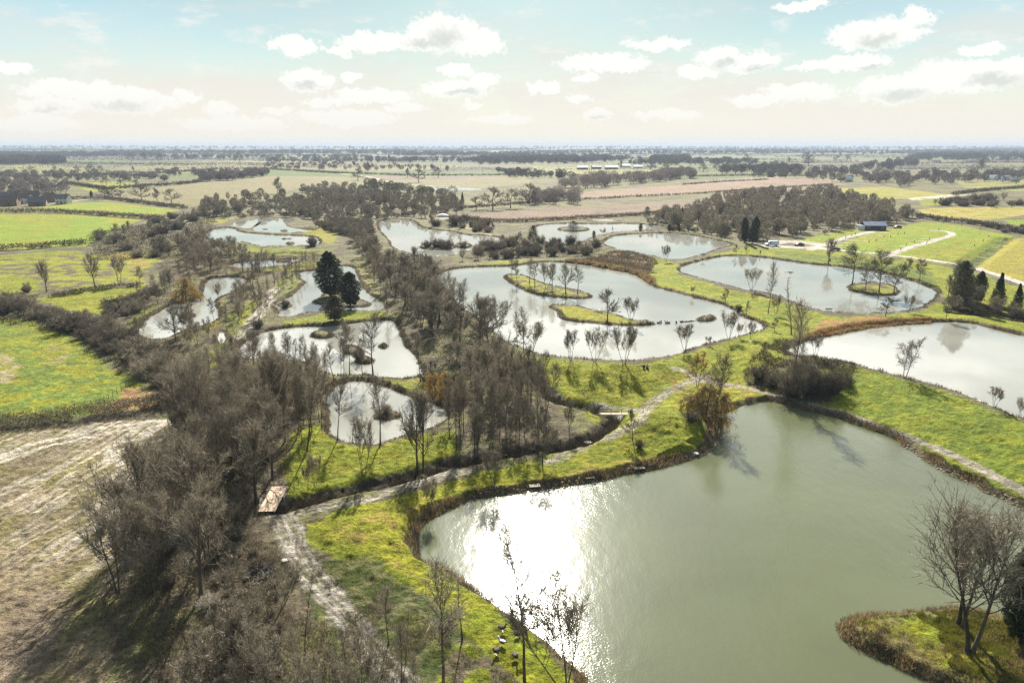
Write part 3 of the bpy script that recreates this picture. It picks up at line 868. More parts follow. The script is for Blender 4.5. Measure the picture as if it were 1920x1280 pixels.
M = {}
M['bark'] = noisy_material('bark', (0.045, 0.037, 0.027), (0.10, 0.083, 0.062), 2.5)
M['branch'] = noisy_material('branch', (0.085, 0.073, 0.055), (0.19, 0.165, 0.125), 2.5)
M['bark_pale'] = noisy_material('pale_bark', (0.13, 0.115, 0.09), (0.23, 0.20, 0.16), 2.5)
M['twig'] = noisy_material('twig', (0.130, 0.112, 0.076), (0.285, 0.245, 0.178), .8, trans=.12)
M['twig_dark'] = noisy_material('dark_twig', (0.085, 0.072, 0.050), (0.175, 0.150, 0.106), .8, trans=.12)
M['twig_pale'] = noisy_material('pale_twig', (0.26, 0.23, 0.18), (0.38, 0.34, 0.27), .8, trans=.3)
M['twig_red'] = noisy_material('red_twig', (0.17, 0.075, 0.035), (0.25, 0.12, 0.05), .8, trans=.3)
M['twig_purple'] = noisy_material('purplish_twig', (0.085, 0.070, 0.062), (0.155, 0.128, 0.112), .05, trans=.25)
M['willow'] = noisy_material('willow_shoot', (0.24, 0.145, 0.035), (0.34, 0.23, 0.07), .8, trans=.3)
M['needle'] = noisy_material('needle', (0.022, 0.034, 0.014), (0.050, 0.062, 0.024), 1.2, trans=.15)
M['needle_grey'] = noisy_material('grey_needle', (0.045, 0.052, 0.025), (0.09, 0.085, 0.045), 1.2, trans=.15)
M['brush'] = noisy_material('dead_stem', (0.10, 0.078, 0.048), (0.20, 0.160, 0.105), .35, trans=.2)
M['brush_dark'] = noisy_material('bramble', (0.048, 0.040, 0.024), (0.105, 0.082, 0.050), .35, trans=.15)
M['reed'] = noisy_material('dead_reed', (0.22, 0.145, 0.06), (0.36, 0.26, 0.13), .4, trans=.3)
M['reed_rust'] = noisy_material('rusty_reed', (0.17, 0.085, 0.035), (0.30, 0.18, 0.08), .3, trans=.3)
M['tuft'] = noisy_material('grass_tuft', (0.10, 0.125, 0.014), (0.20, 0.19, 0.03), .3, trans=.3)
M['hedge'] = noisy_material('hedge_twig', (0.075, 0.060, 0.042), (0.165, 0.135, 0.095), .25, trans=.2)
M['far_wood'] = noisy_material('far_twig', (0.060, 0.055, 0.045), (0.12, 0.105, 0.080), .02, trans=.15, obj_var=False)


def mesh_from(name, co, tris, mat=None, quads=None):
    me = bpy.data.meshes.new(name)
    co = np.asarray(co, np.float32).reshape(-1, 3)
    me.vertices.add(len(co))
    me.vertices.foreach_set('co', co.ravel())
    if quads is None:
        t = np.asarray(tris, np.int32).reshape(-1, 3)
        k = 3
    else:
        t = np.asarray(quads, np.int32).reshape(-1, 4)
        k = 4
    me.loops.add(t.size)
    me.loops.foreach_set('vertex_index', t.ravel())
    me.polygons.add(len(t))
    me.polygons.foreach_set('loop_start', np.arange(0, t.size, k, dtype=np.int32))
    me.update(calc_edges=True)
    if mat is not None:
        me.materials.append(mat)
    return me


def link(name, me, parent=None):
    o = bpy.data.objects.new(name, me)
    COL.objects.link(o)
    if parent is not None:
        o.parent = parent
    return o


def tag(o, label=None, cat=None, group=None, kind=None):
    if label:
        o['label'] = label
    if cat:
        o['category'] = cat
    if group:
        o['group'] = group
    if kind:
        o['kind'] = kind
    return o


def unit(v):
    return v / (np.linalg.norm(v, axis=-1, keepdims=True) + 1e-9)


def blades(P, Dv, L, W, rng, bend=0.3):
    """one two-piece tapering twig (3 triangles) per row: root P, direction Dv, length L, width W"""
    n = len(P)
    Dv = unit(Dv)
    r = unit(rng.normal(size=(n, 3)))
    side = unit(np.cross(Dv, r))
    W = np.broadcast_to(np.asarray(W, float), (n,))[:, None]
    L = np.broadcast_to(np.asarray(L, float), (n,))[:, None]
    kink = r * bend * L * .35
    mid = P + Dv * L * .5 + kink
    tip = P + Dv * L + kink * rng.uniform(-1, 2, (n, 1))
    co = np.stack([P - side * W * .5, P + side * W * .5, mid + side * W * .38, mid - side * W * .38, tip], 1).reshape(-1, 3)
    b = (np.arange(n) * 5)[:, None]
    tr = np.concatenate([b + [0, 1, 2], b + [0, 2, 3], b + [3, 2, 4]], 0)
    return co, tr


class Tubes:
    def __init__(s):
        s.co = []
        s.tr = []
        s.n = 0

    def add(s, pts, rad, sides=5):
        pts = np.asarray(pts, float)
        m = len(pts)
        d = np.gradient(pts, axis=0)
        d = unit(d)
        ref = np.array([0.31, 0.95, 0.07])
        u = unit(np.cross(d, ref))
        v = np.cross(d, u)
        a = np.arange(sides) * 2 * pi / sides
        rad = np.asarray(rad, float)[:, None, None]
        ring = pts[:, None, :] + rad * (np.cos(a)[None, :, None] * u[:, None, :] + np.sin(a)[None, :, None] * v[:, None, :])
        s.co.append(ring.reshape(-1, 3))
        i = np.arange(m - 1)[:, None] * sides
        j = np.arange(sides)[None, :]
        j2 = (j + 1) % sides
        A, B, C_, D_ = i + j, i + j2, i + sides + j2, i + sides + j
        q = np.concatenate([np.stack([A, B, C_], -1).reshape(-1, 3), np.stack([A, C_, D_], -1).reshape(-1, 3)], 0) + s.n
        s.tr.append(q)
        s.n += m * sides

    def addraw(s, co, tr):
        s.co.append(np.asarray(co))
        s.tr.append(np.asarray(tr) + s.n)
        s.n += len(co)

    def mesh(s, name, mat):
        return mesh_from(name, np.concatenate(s.co), np.concatenate(s.tr), mat)

    def data(s):
        return np.concatenate(s.co), np.concatenate(s.tr)


def grow(p, d, L, n, wander, up, rng):
    pts = [np.array(p, float)]
    dirs = []
    d = np.array(d, float)
    st = L / n
    for i in range(n):
        d = d + rng.normal(size=3) * wander + np.array([0, 0, up])
        d /= np.linalg.norm(d)
        pts.append(pts[-1] + d * st)
        dirs.append(d.copy())
    return np.array(pts), np.array(dirs + [dirs[-1]])


def pick(pts, dirs, f):
    m = len(pts) - 1
    k = min(int(f * m), m - 1)
    t = f * m - k
    return pts[k] * (1 - t) + pts[k + 1] * t, dirs[k]


def make_tree(seed, H=10, lean=0.05, stems=1, stem_spread=0.25, fork=0.45, top=0.95, nl=12, spread=0.38, ang=(70, 30), nb=9, twigs=4500, tl=0.9, tw=0.028,
              r0=0.16, up=0.06, droop=0.0, wander=0.10, prof='dome', wood='bark', twig='twig', lo=0.25):
    rng = np.random.default_rng(seed)
    tr = Tubes()
    cr = Tubes()
    hosts = []
    for s in range(stems):
        a = rng.uniform(0, 2 * pi) if stems == 1 else 2 * pi * s / stems + rng.uniform(-.5, .5)
        ln = lean if stems == 1 else stem_spread * rng.uniform(.5, 1.1)
        d = np.array([cos(a) * ln, sin(a) * ln, 1.0])
        h = H * top * rng.uniform(.88, 1.0)
        pts, dirs = grow((cos(a) * .12 * (stems > 1), sin(a) * .12 * (stems > 1), -0.25), d / np.linalg.norm(d), h, 9, wander * .45, .03, rng)
        rr = r0 * (1 if stems == 1 else .7)
        tr.add(pts, rr * (1 - np.linspace(0, 1, 10) ** 1.1 * .93) + rr * np.array([.45, .08] + [0] * 8), 6)
        hosts.append((pts, dirs, 1.0, fork))
        k = max(3, int(nl / stems ** .6))
        for i in range(k):
            f = fork + (1 - fork) * ((i + rng.uniform(.1, .9)) / k)
            g = (f - fork) / (1 - fork)
            p, dd = pick(pts, dirs, f)
            th = rng.uniform(0, 2 * pi)
            aa = radians(ang[0] + (ang[1] - ang[0]) * g + rng.uniform(-10, 10))
            out = np.array([cos(th), sin(th), 0])
            d2 = out * sin(aa) + np.array([0, 0, 1]) * cos(aa)
            if prof == 'dome':
                pr = math.sqrt(max(.05, 1 - (g * .95) ** 2)) * (.65 + .35 * (1 - g))
            elif prof == 'spindle':
                pr = .35 + .65 * sin(pi * min(1, g * .8 + .12))
            elif prof == 'top':
                pr = .35 + .65 * g ** .7 * (1.25 - g * .6)
            else:
                pr = 1 - .8 * g
            Ll = H * spread * pr * rng.uniform(.75, 1.2)
            lp, ld = grow(p, d2, Ll, 6, wander, up - droop * .5, rng)
            lr = rr * (1 - f * .75) * .50
            tr.add(lp, np.linspace(lr, lr * .22, 7), 4)
            hosts.append((lp, ld, .9, lo))
            for j in range(nb):
                f2 = lo + (1 - lo) * rng.uniform()
                p2, dd2 = pick(lp, ld, f2)
                d3 = dd2 + unit(rng.normal(size=3)) * .85 + np.array([0, 0, .22 - droop])
                d3 /= np.linalg.norm(d3)
                bp, bd = grow(p2, d3, Ll * rng.uniform(.28, .55), 3, wander * 1.3, up - droop, rng)
                cr.add(bp, np.linspace(lr * .62, lr * .2, 4), 3)
                hosts.append((bp, bd, 1.6, .1))
    nbr = sum(len(q) for q in cr.tr)
    wts = np.array([h[2] * np.linalg.norm(h[0][-1] - h[0][0]) for h in hosts])
    cnt = rng.multinomial(twigs, wts / wts.sum())
    P = []
    Dd = []
    for (pts, dirs, _, f0), c in zip(hosts, cnt):
        if c == 0:
            continue
        f = f0 + (1 - f0) * np.sqrt(rng.uniform(size=c))
        m = len(pts) - 1
        k = np.minimum((f * m).astype(int), m - 1)
        t = (f * m - k)[:, None]
        P.append(pts[k] * (1 - t) + pts[k + 1] * t)
        Dd.append(dirs[k])
    P = np.concatenate(P)
    Dd = np.concatenate(Dd)
    Dn = Dd * .8 + unit(rng.normal(size=P.shape)) * .75 + np.array([0, 0, .12 - droop * 2.2])
    L = tl * rng.uniform(.4, 1.25, len(P)) * (H / 10) ** .5
    co, q = blades(P, Dn, L, tw * rng.uniform(.7, 1.3, len(P)), rng)
    cr.addraw(co, q)
    # side shoots on the twigs
    sel = rng.integers(0, len(P), len(P) // 2)
    P2 = P[sel] + unit(Dn[sel]) * (L[sel] * rng.uniform(.3, .8, len(sel)))[:, None]
    co, q = blades(P2, unit(Dn[sel]) * .7 + unit(rng.normal(size=P2.shape)) * .8 + np.array([0, 0, .1 - droop * 2]), L[sel] * .55, tw * .75, rng)
    cr.addraw(co, q)
    me = cr.mesh('crown', M[twig])
    me.materials.append(M['branch'])
    mi = np.zeros(len(me.polygons), np.int32)
    mi[:nbr] = 1
    me.polygons.foreach_set('material_index', mi)
    return tr.mesh('trunk', M[wood]), me, float(np.quantile(np.concatenate(cr.co)[:, 2], .992))


def leaf_cloud(rng, centers, radii, per, size, squash=0.8):
    """small leaf-sized faces spread through lumpy clusters"""
    cs = []
    for c, r in zip(centers, radii):
        v = unit(rng.normal(size=(per, 3))) * (r * rng.uniform(.35, 1, (per, 1)) ** .5)
        v[:, 2] *= squash
        cs.append(v + np.array(c))
    P = np.concatenate(cs)
    n = len(P)
    a = unit(rng.normal(size=(n, 3)))
    b = unit(np.cross(a, rng.normal(size=(n, 3))))
    s = (size * rng.uniform(.6, 1.4, n))[:, None]
    co = np.stack([P - a * s * .5, P + b * s * .4, P + a * s * .9], 1).reshape(-1, 3)
    return co, np.arange(n * 3).reshape(-1, 3)


def make_conifer(seed, H=10, width=0.28, shape='cone', leaves=9000, size=0.26, mat='needle', base=0.08, wood='bark'):
    rng = np.random.default_rng(seed)
    tr = Tubes()
    pts, dirs = grow((0, 0, -.2), (0, 0, 1), H * .93, 8, .02, .02, rng)
    tr.add(pts, np.linspace(.022 * H, .004 * H, 9), 6)
    C_ = []
    R_ = []
    n = 62
    for i in range(n):
        g = (i + .5) / n
        z = H * (base + (1 - base) * g * .97)
        if shape == 'cone':
            w_ = H * width * (1.03 - g) ** .85
        elif shape == 'egg':
            w_ = H * width * (sin(pi * (g * .86 + .12)) ** .7)
        elif shape == 'column':
            w_ = H * width * (min(1, (1 - g) * 3.2) ** .6)
        else:
            w_ = H * width * math.sqrt(max(.03, 1 - (g * 1.0) ** 2.4))
        th = i * 2.4 + rng.uniform(-.3, .3)
        rr = w_ * rng.uniform(.62, 1.0)
        p = pts[min(8, int(g * 8))] * np.array([1, 1, 0]) + np.array([cos(th) * rr * .72, sin(th) * rr * .72, z])
        C_.append(p)
        R_.append(max(.25, w_ * rng.uniform(.34, .5)))
        if i % 2 == 0:
            q, _ = grow((pts[min(8, int(g * 8))][0], pts[min(8, int(g * 8))][1], z - .2 * w_), np.array(p) - np.array([0, 0, z - .3 * w_]) + 1e-3, rr * .8, 2, .05, 0, rng)
            tr.add(q, np.linspace(.004 * H, .002 * H, 3), 3)
    co, q = leaf_cloud(rng, C_, R_, leaves // n, size * H / 10)
    cr = Tubes()
    cr.addraw(co, q)
    return tr.mesh('trunk', M[wood]), cr.mesh('crown', M[mat]), H


def make_shrub(seed, H=4, W=1.0, stems=40, twigs=3000, tw=0.03, tl=0.6, mat='twig', wood='bark', flat=0.0):
    """many-stemmed thicket bush, dome-shaped"""
    rng = np.random.default_rng(seed)
    tr = Tubes()
    hosts = []
    for i in range(stems):
        th = rng.uniform(0, 2 * pi)
        k = rng.uniform(0, 1) ** .6
        out = k * W
        d = np.array([cos(th) * out, sin(th) * out, 1.0])
        L = H * rng.uniform(.55, 1.05) * (1 - .38 * k)
        pts, dirs = grow((cos(th) * out * H * .16, sin(th) * out * H * .16, -.15), d / np.linalg.norm(d), L, 5, .14, .02, rng)
        tr.add(pts, np.linspace(.012 * H, .003 * H, 6), 3)
        hosts.append((pts, dirs))
    P = []
    Dd = []
    for pts, dirs in hosts:
        c = twigs // stems
        f = .12 + .88 * rng.uniform(size=c) ** .7
        k = np.minimum((f * 5).astype(int), 4)
        t = (f * 5 - k)[:, None]
        P.append(pts[k] * (1 - t) + pts[k + 1] * t)
        Dd.append(dirs[k])
    P = np.concatenate(P)
    Dd = np.concatenate(Dd)
    rnd = unit(rng.normal(size=P.shape))
    P = P + rnd * H * .07 * rng.uniform(0, 1, (len(P), 1))
    P[:, 2] = np.maximum(P[:, 2], .05)
    co, q = blades(P, Dd * .6 + rnd * .8 + np.array([0, 0, .3]), tl * rng.uniform(.5, 1.3, len(P)) * (H / 4) ** .5, tw, rng)
    cr = Tubes()
    cr.addraw(co, q)
    return tr.mesh('stems', M[wood]), cr.mesh('crown', M[mat]), H


PROTO = {}


def protos(key, fn, seeds, **kw):
    PROTO[key] = [fn(sd_, **kw) for sd_ in seeds]


# wide winter broadleaf
protos('spread', make_tree, (1, 2, 3), H=11, nl=18, spread=.46, ang=(62, 14), nb=15, twigs=2047, fork=.22, r0=.24, tw=0.038, top=.88, tl=.8, up=.09)
protos('spread_dark', make_tree, (4, 5), H=9, nl=20, spread=.46, ang=(82, 22), nb=15, twigs=2047, fork=.26, r0=.20, tw=0.045, tl=.75, top=.85, twig='twig_dark', up=.02)
# vase shaped shore trees
protos('vase', make_tree, (6, 7, 8), H=7, stems=3, stem_spread=.44, nl=26, spread=.42, ang=(42, 12), nb=10, twigs=2700, fork=.36, r0=.10, tw=0.043, prof='dome', twig='twig', tl=.6, up=.10)
# slender wood trees with a narrow top
protos('slender', make_tree, (9, 10, 11, 12), H=13, nl=34, spread=.17, ang=(52, 20), nb=9, twigs=1260, fork=.40, r0=.13, tw=0.032, prof='spindle', top=.97, lean=.07, tl=.75)
protos('slender_dark', make_tree, (13, 14, 15), H=13, nl=34, spread=.18, ang=(65, 28), nb=9, twigs=1323, fork=.40, r0=.13, tw=0.035, prof='spindle', top=.97, lean=.05, tl=.85, twig='twig_dark')
protos('pole', make_tree, (16, 17), H=13, nl=26, spread=.10, ang=(60, 35), nb=6, twigs=409, fork=.22, r0=.10, tw=0.028, prof='cone', top=.99, lean=.03, tl=.6)
# dense dark alder standing by water
protos('alder', make_tree, (18, 19, 20), H=10, nl=38, spread=.25, ang=(86, 38), nb=11, twigs=2047, fork=.34, r0=.14, tw=0.038, prof='spindle', top=.97, lean=.04, twig='twig_dark', up=.02)
# tall woodland crowns, twiggy and dense
protos('wood', make_tree, (21, 22, 23, 24), H=14, nl=30, stems=2, stem_spread=.18, spread=.34, ang=(60, 14), nb=15, twigs=3300, fork=.22, r0=.2, tw=0.035, prof='dome', tl=.95, up=.08)
protos('round', make_tree, (25, 26), H=4.5, nl=18, spread=.36, ang=(75, 20), nb=12, twigs=1323, fork=.22, r0=.08, tw=0.028, prof='dome', tl=.45, twig='twig_dark')
protos('birch', make_tree, (27,), H=8, nl=22, stems=2, stem_spread=.22, spread=.26, ang=(45, 20), nb=11, twigs=1638, fork=.22, r0=.10, tw=0.035, prof='dome', tl=.7, droop=.10, twig='twig_purple', wood='bark_pale')
protos('redtree', make_tree, (28,), H=8, nl=20, stems=2, stem_spread=.2, spread=.34, ang=(60, 20), nb=12, twigs=2047, fork=.18, r0=.12, tw=0.038, prof='dome', tl=.7, twig='twig_red')
protos('willow', make_tree, (29, 30), H=7, nl=22, spread=.52, ang=(75, 35), nb=14, twigs=2047, fork=.18, r0=.2, tw=0.052, prof='dome', tl=1.7, droop=.45, twig='willow')
protos('purple', make_tree, (31, 32), H=11, nl=20, stems=1, spread=.26, ang=(60, 20), nb=12, twigs=2047, fork=.22, r0=.15, tw=0.045, prof='dome', tl=1.0, twig='twig_purple')
protos('bigpale', make_tree, (33, 34), H=13, nl=34, stems=2, stem_spread=.14, spread=.40, ang=(54, 12), nb=10, twigs=3000, fork=.30, r0=.19, tw=0.023, prof='dome', tl=.7, twig='twig', wood='bark', top=.8)
protos('shrub', make_shrub, (41, 42, 43), H=4, W=.95, stems=60, twigs=2500, tw=0.038)
protos('shrub_dark', make_shrub, (44, 45, 46), H=4, W=.95, stems=60, twigs=2300, tw=0.058, mat='twig_dark')
protos('shrub_pale', make_shrub, (47,), H=4, W=.9, stems=60, twigs=2100, tw=0.054, mat='twig_pale')
protos('shrub_red', make_shrub, (48,), H=4, W=.9, stems=60, twigs=2100, tw=0.054, mat='twig_red')
protos('thorn', make_shrub, (49, 50), H=6, W=1.0, stems=120, twigs=5500, tw=0.042, mat='twig_dark')
protos('spruce', make_conifer, (51, 52), H=10, shape='cone', width=.27)
protos('cypress', make_conifer, (53, 54), H=10, shape='egg', width=.25, leaves=15000)
protos('column', make_conifer, (55,), H=10, shape='column', width=.17, leaves=9000)
protos('yew', make_conifer, (56,), H=5, shape='dome', width=.48, leaves=7000, mat='needle', base=.02)
protos('greybush', make_conifer, (57,), H=8, shape='egg', width=.26, leaves=9000, mat='needle_grey')

# proto meshes joined to one for small far trees
JOIN = {}


def joined(key, i):
    if (key, i) not in JOIN:
        a, b, H = PROTO[key][i]
        n1, n2 = len(a.vertices), len(b.vertices)
        c1 = np.empty(n1 * 3, np.float32)
        c2 = np.empty(n2 * 3, np.float32)
        a.vertices.foreach_get('co', c1)
        b.vertices.foreach_get('co', c2)
        t1 = np.empty(len(a.loops), np.int32)
        t2 = np.empty(len(b.loops), np.int32)
        a.loops.foreach_get('vertex_index', t1)
        b.loops.foreach_get('vertex_index', t2)
        me = mesh_from('tree', np.concatenate([c1, c2]), np.concatenate([t1, t2 + n1]))
        me.materials.append(a.materials[0])
        mi = np.zeros(len(me.polygons), np.int32)
        for q in b.materials:
            me.materials.append(q)
        mb = np.zeros(len(b.polygons), np.int32)
        b.polygons.foreach_get('material_index', mb)
        mi[len(t1) // 3:] = mb + 1
        me.polygons.foreach_set('material_index', mi)
        JOIN[(key, i)] = me
    return JOIN[(key, i)]


PR = random.Random(77)
KINDNAME = {'slender': 'slender_tree', 'slender_dark': 'slender_tree', 'pole': 'slender_tree', 'alder': 'alder_tree', 'vase': 'multi_stemmed_tree', 'spruce': 'conifer_tree', 'cypress': 'conifer_tree', 'column': 'conifer_tree', 'yew': 'evergreen_bush', 'greybush': 'evergreen_tree', 'shrub': 'bare_shrub', 'shrub_dark': 'bare_shrub',
            'shrub_pale': 'bare_shrub', 'shrub_red': 'bare_shrub', 'thorn': 'thorn_thicket', 'willow': 'willow_tree', 'birch': 'birch_tree'}
CATNAME = {'conifer_tree': 'conifer', 'evergreen_bush': 'bush', 'evergreen_tree': 'tree', 'bare_shrub': 'shrub', 'thorn_thicket': 'thicket', 'willow_tree': 'tree', 'birch_tree': 'tree', 'bare_tree': 'tree'}


def plant(key, x, y, z, h, label, group=None, wide=1.0, rot=None, var=None, single=False, name=None, lean=None):
    i = PR.randrange(len(PROTO[key])) if var is None else var % len(PROTO[key])
    a, b, H = PROTO[key][i]
    nm = name or KINDNAME.get(key, 'bare_tree')
    s = h / H
    if single:
        o = link(nm, joined(key, i))
    else:
        o = bpy.data.objects.new(nm, None)
        COL.objects.link(o)
        o.empty_display_size = .3
        link('trunk' if a.name.startswith('trunk') else 'stem_cluster', a, o)
        link('crown', b, o)
    o.location = (x, y, z)
    o.rotation_euler = (lean[1] if lean else 0, lean[0] if lean else 0, PR.uniform(0, 2 * pi) if rot is None else rot)
    if lean:
        # tilt applied after the turn so that it leans the stated way
        o.rotation_euler = (Matrix.Rotation(lean[0], 3, 'Y') @ Matrix.Rotation(lean[1], 3, 'X') @ Matrix.Rotation(o.rotation_euler[2], 3, 'Z')).to_euler()
    o.scale = (s * wide, s * wide, s)
    tag(o, label, CATNAME.get(nm, 'tree'), group)
    return o


def tree_px(key, px, py, top, label, group=None, **kw):
    # a tree stands on the bank: step to the nearest dry spot
    for k in sorted(range(-12, 17), key=abs):
        x, y, z = ground_at(px, py + k)
        if height(np.array([x]), np.array([y]), False)[1][0] > .55:
            py = py + k
            break
    x, y, z = ground_at(px, py)
    h = max(.6, z_for(y, top) - z)
    return plant(key, x, y, z - .05, h, label, group, **kw)


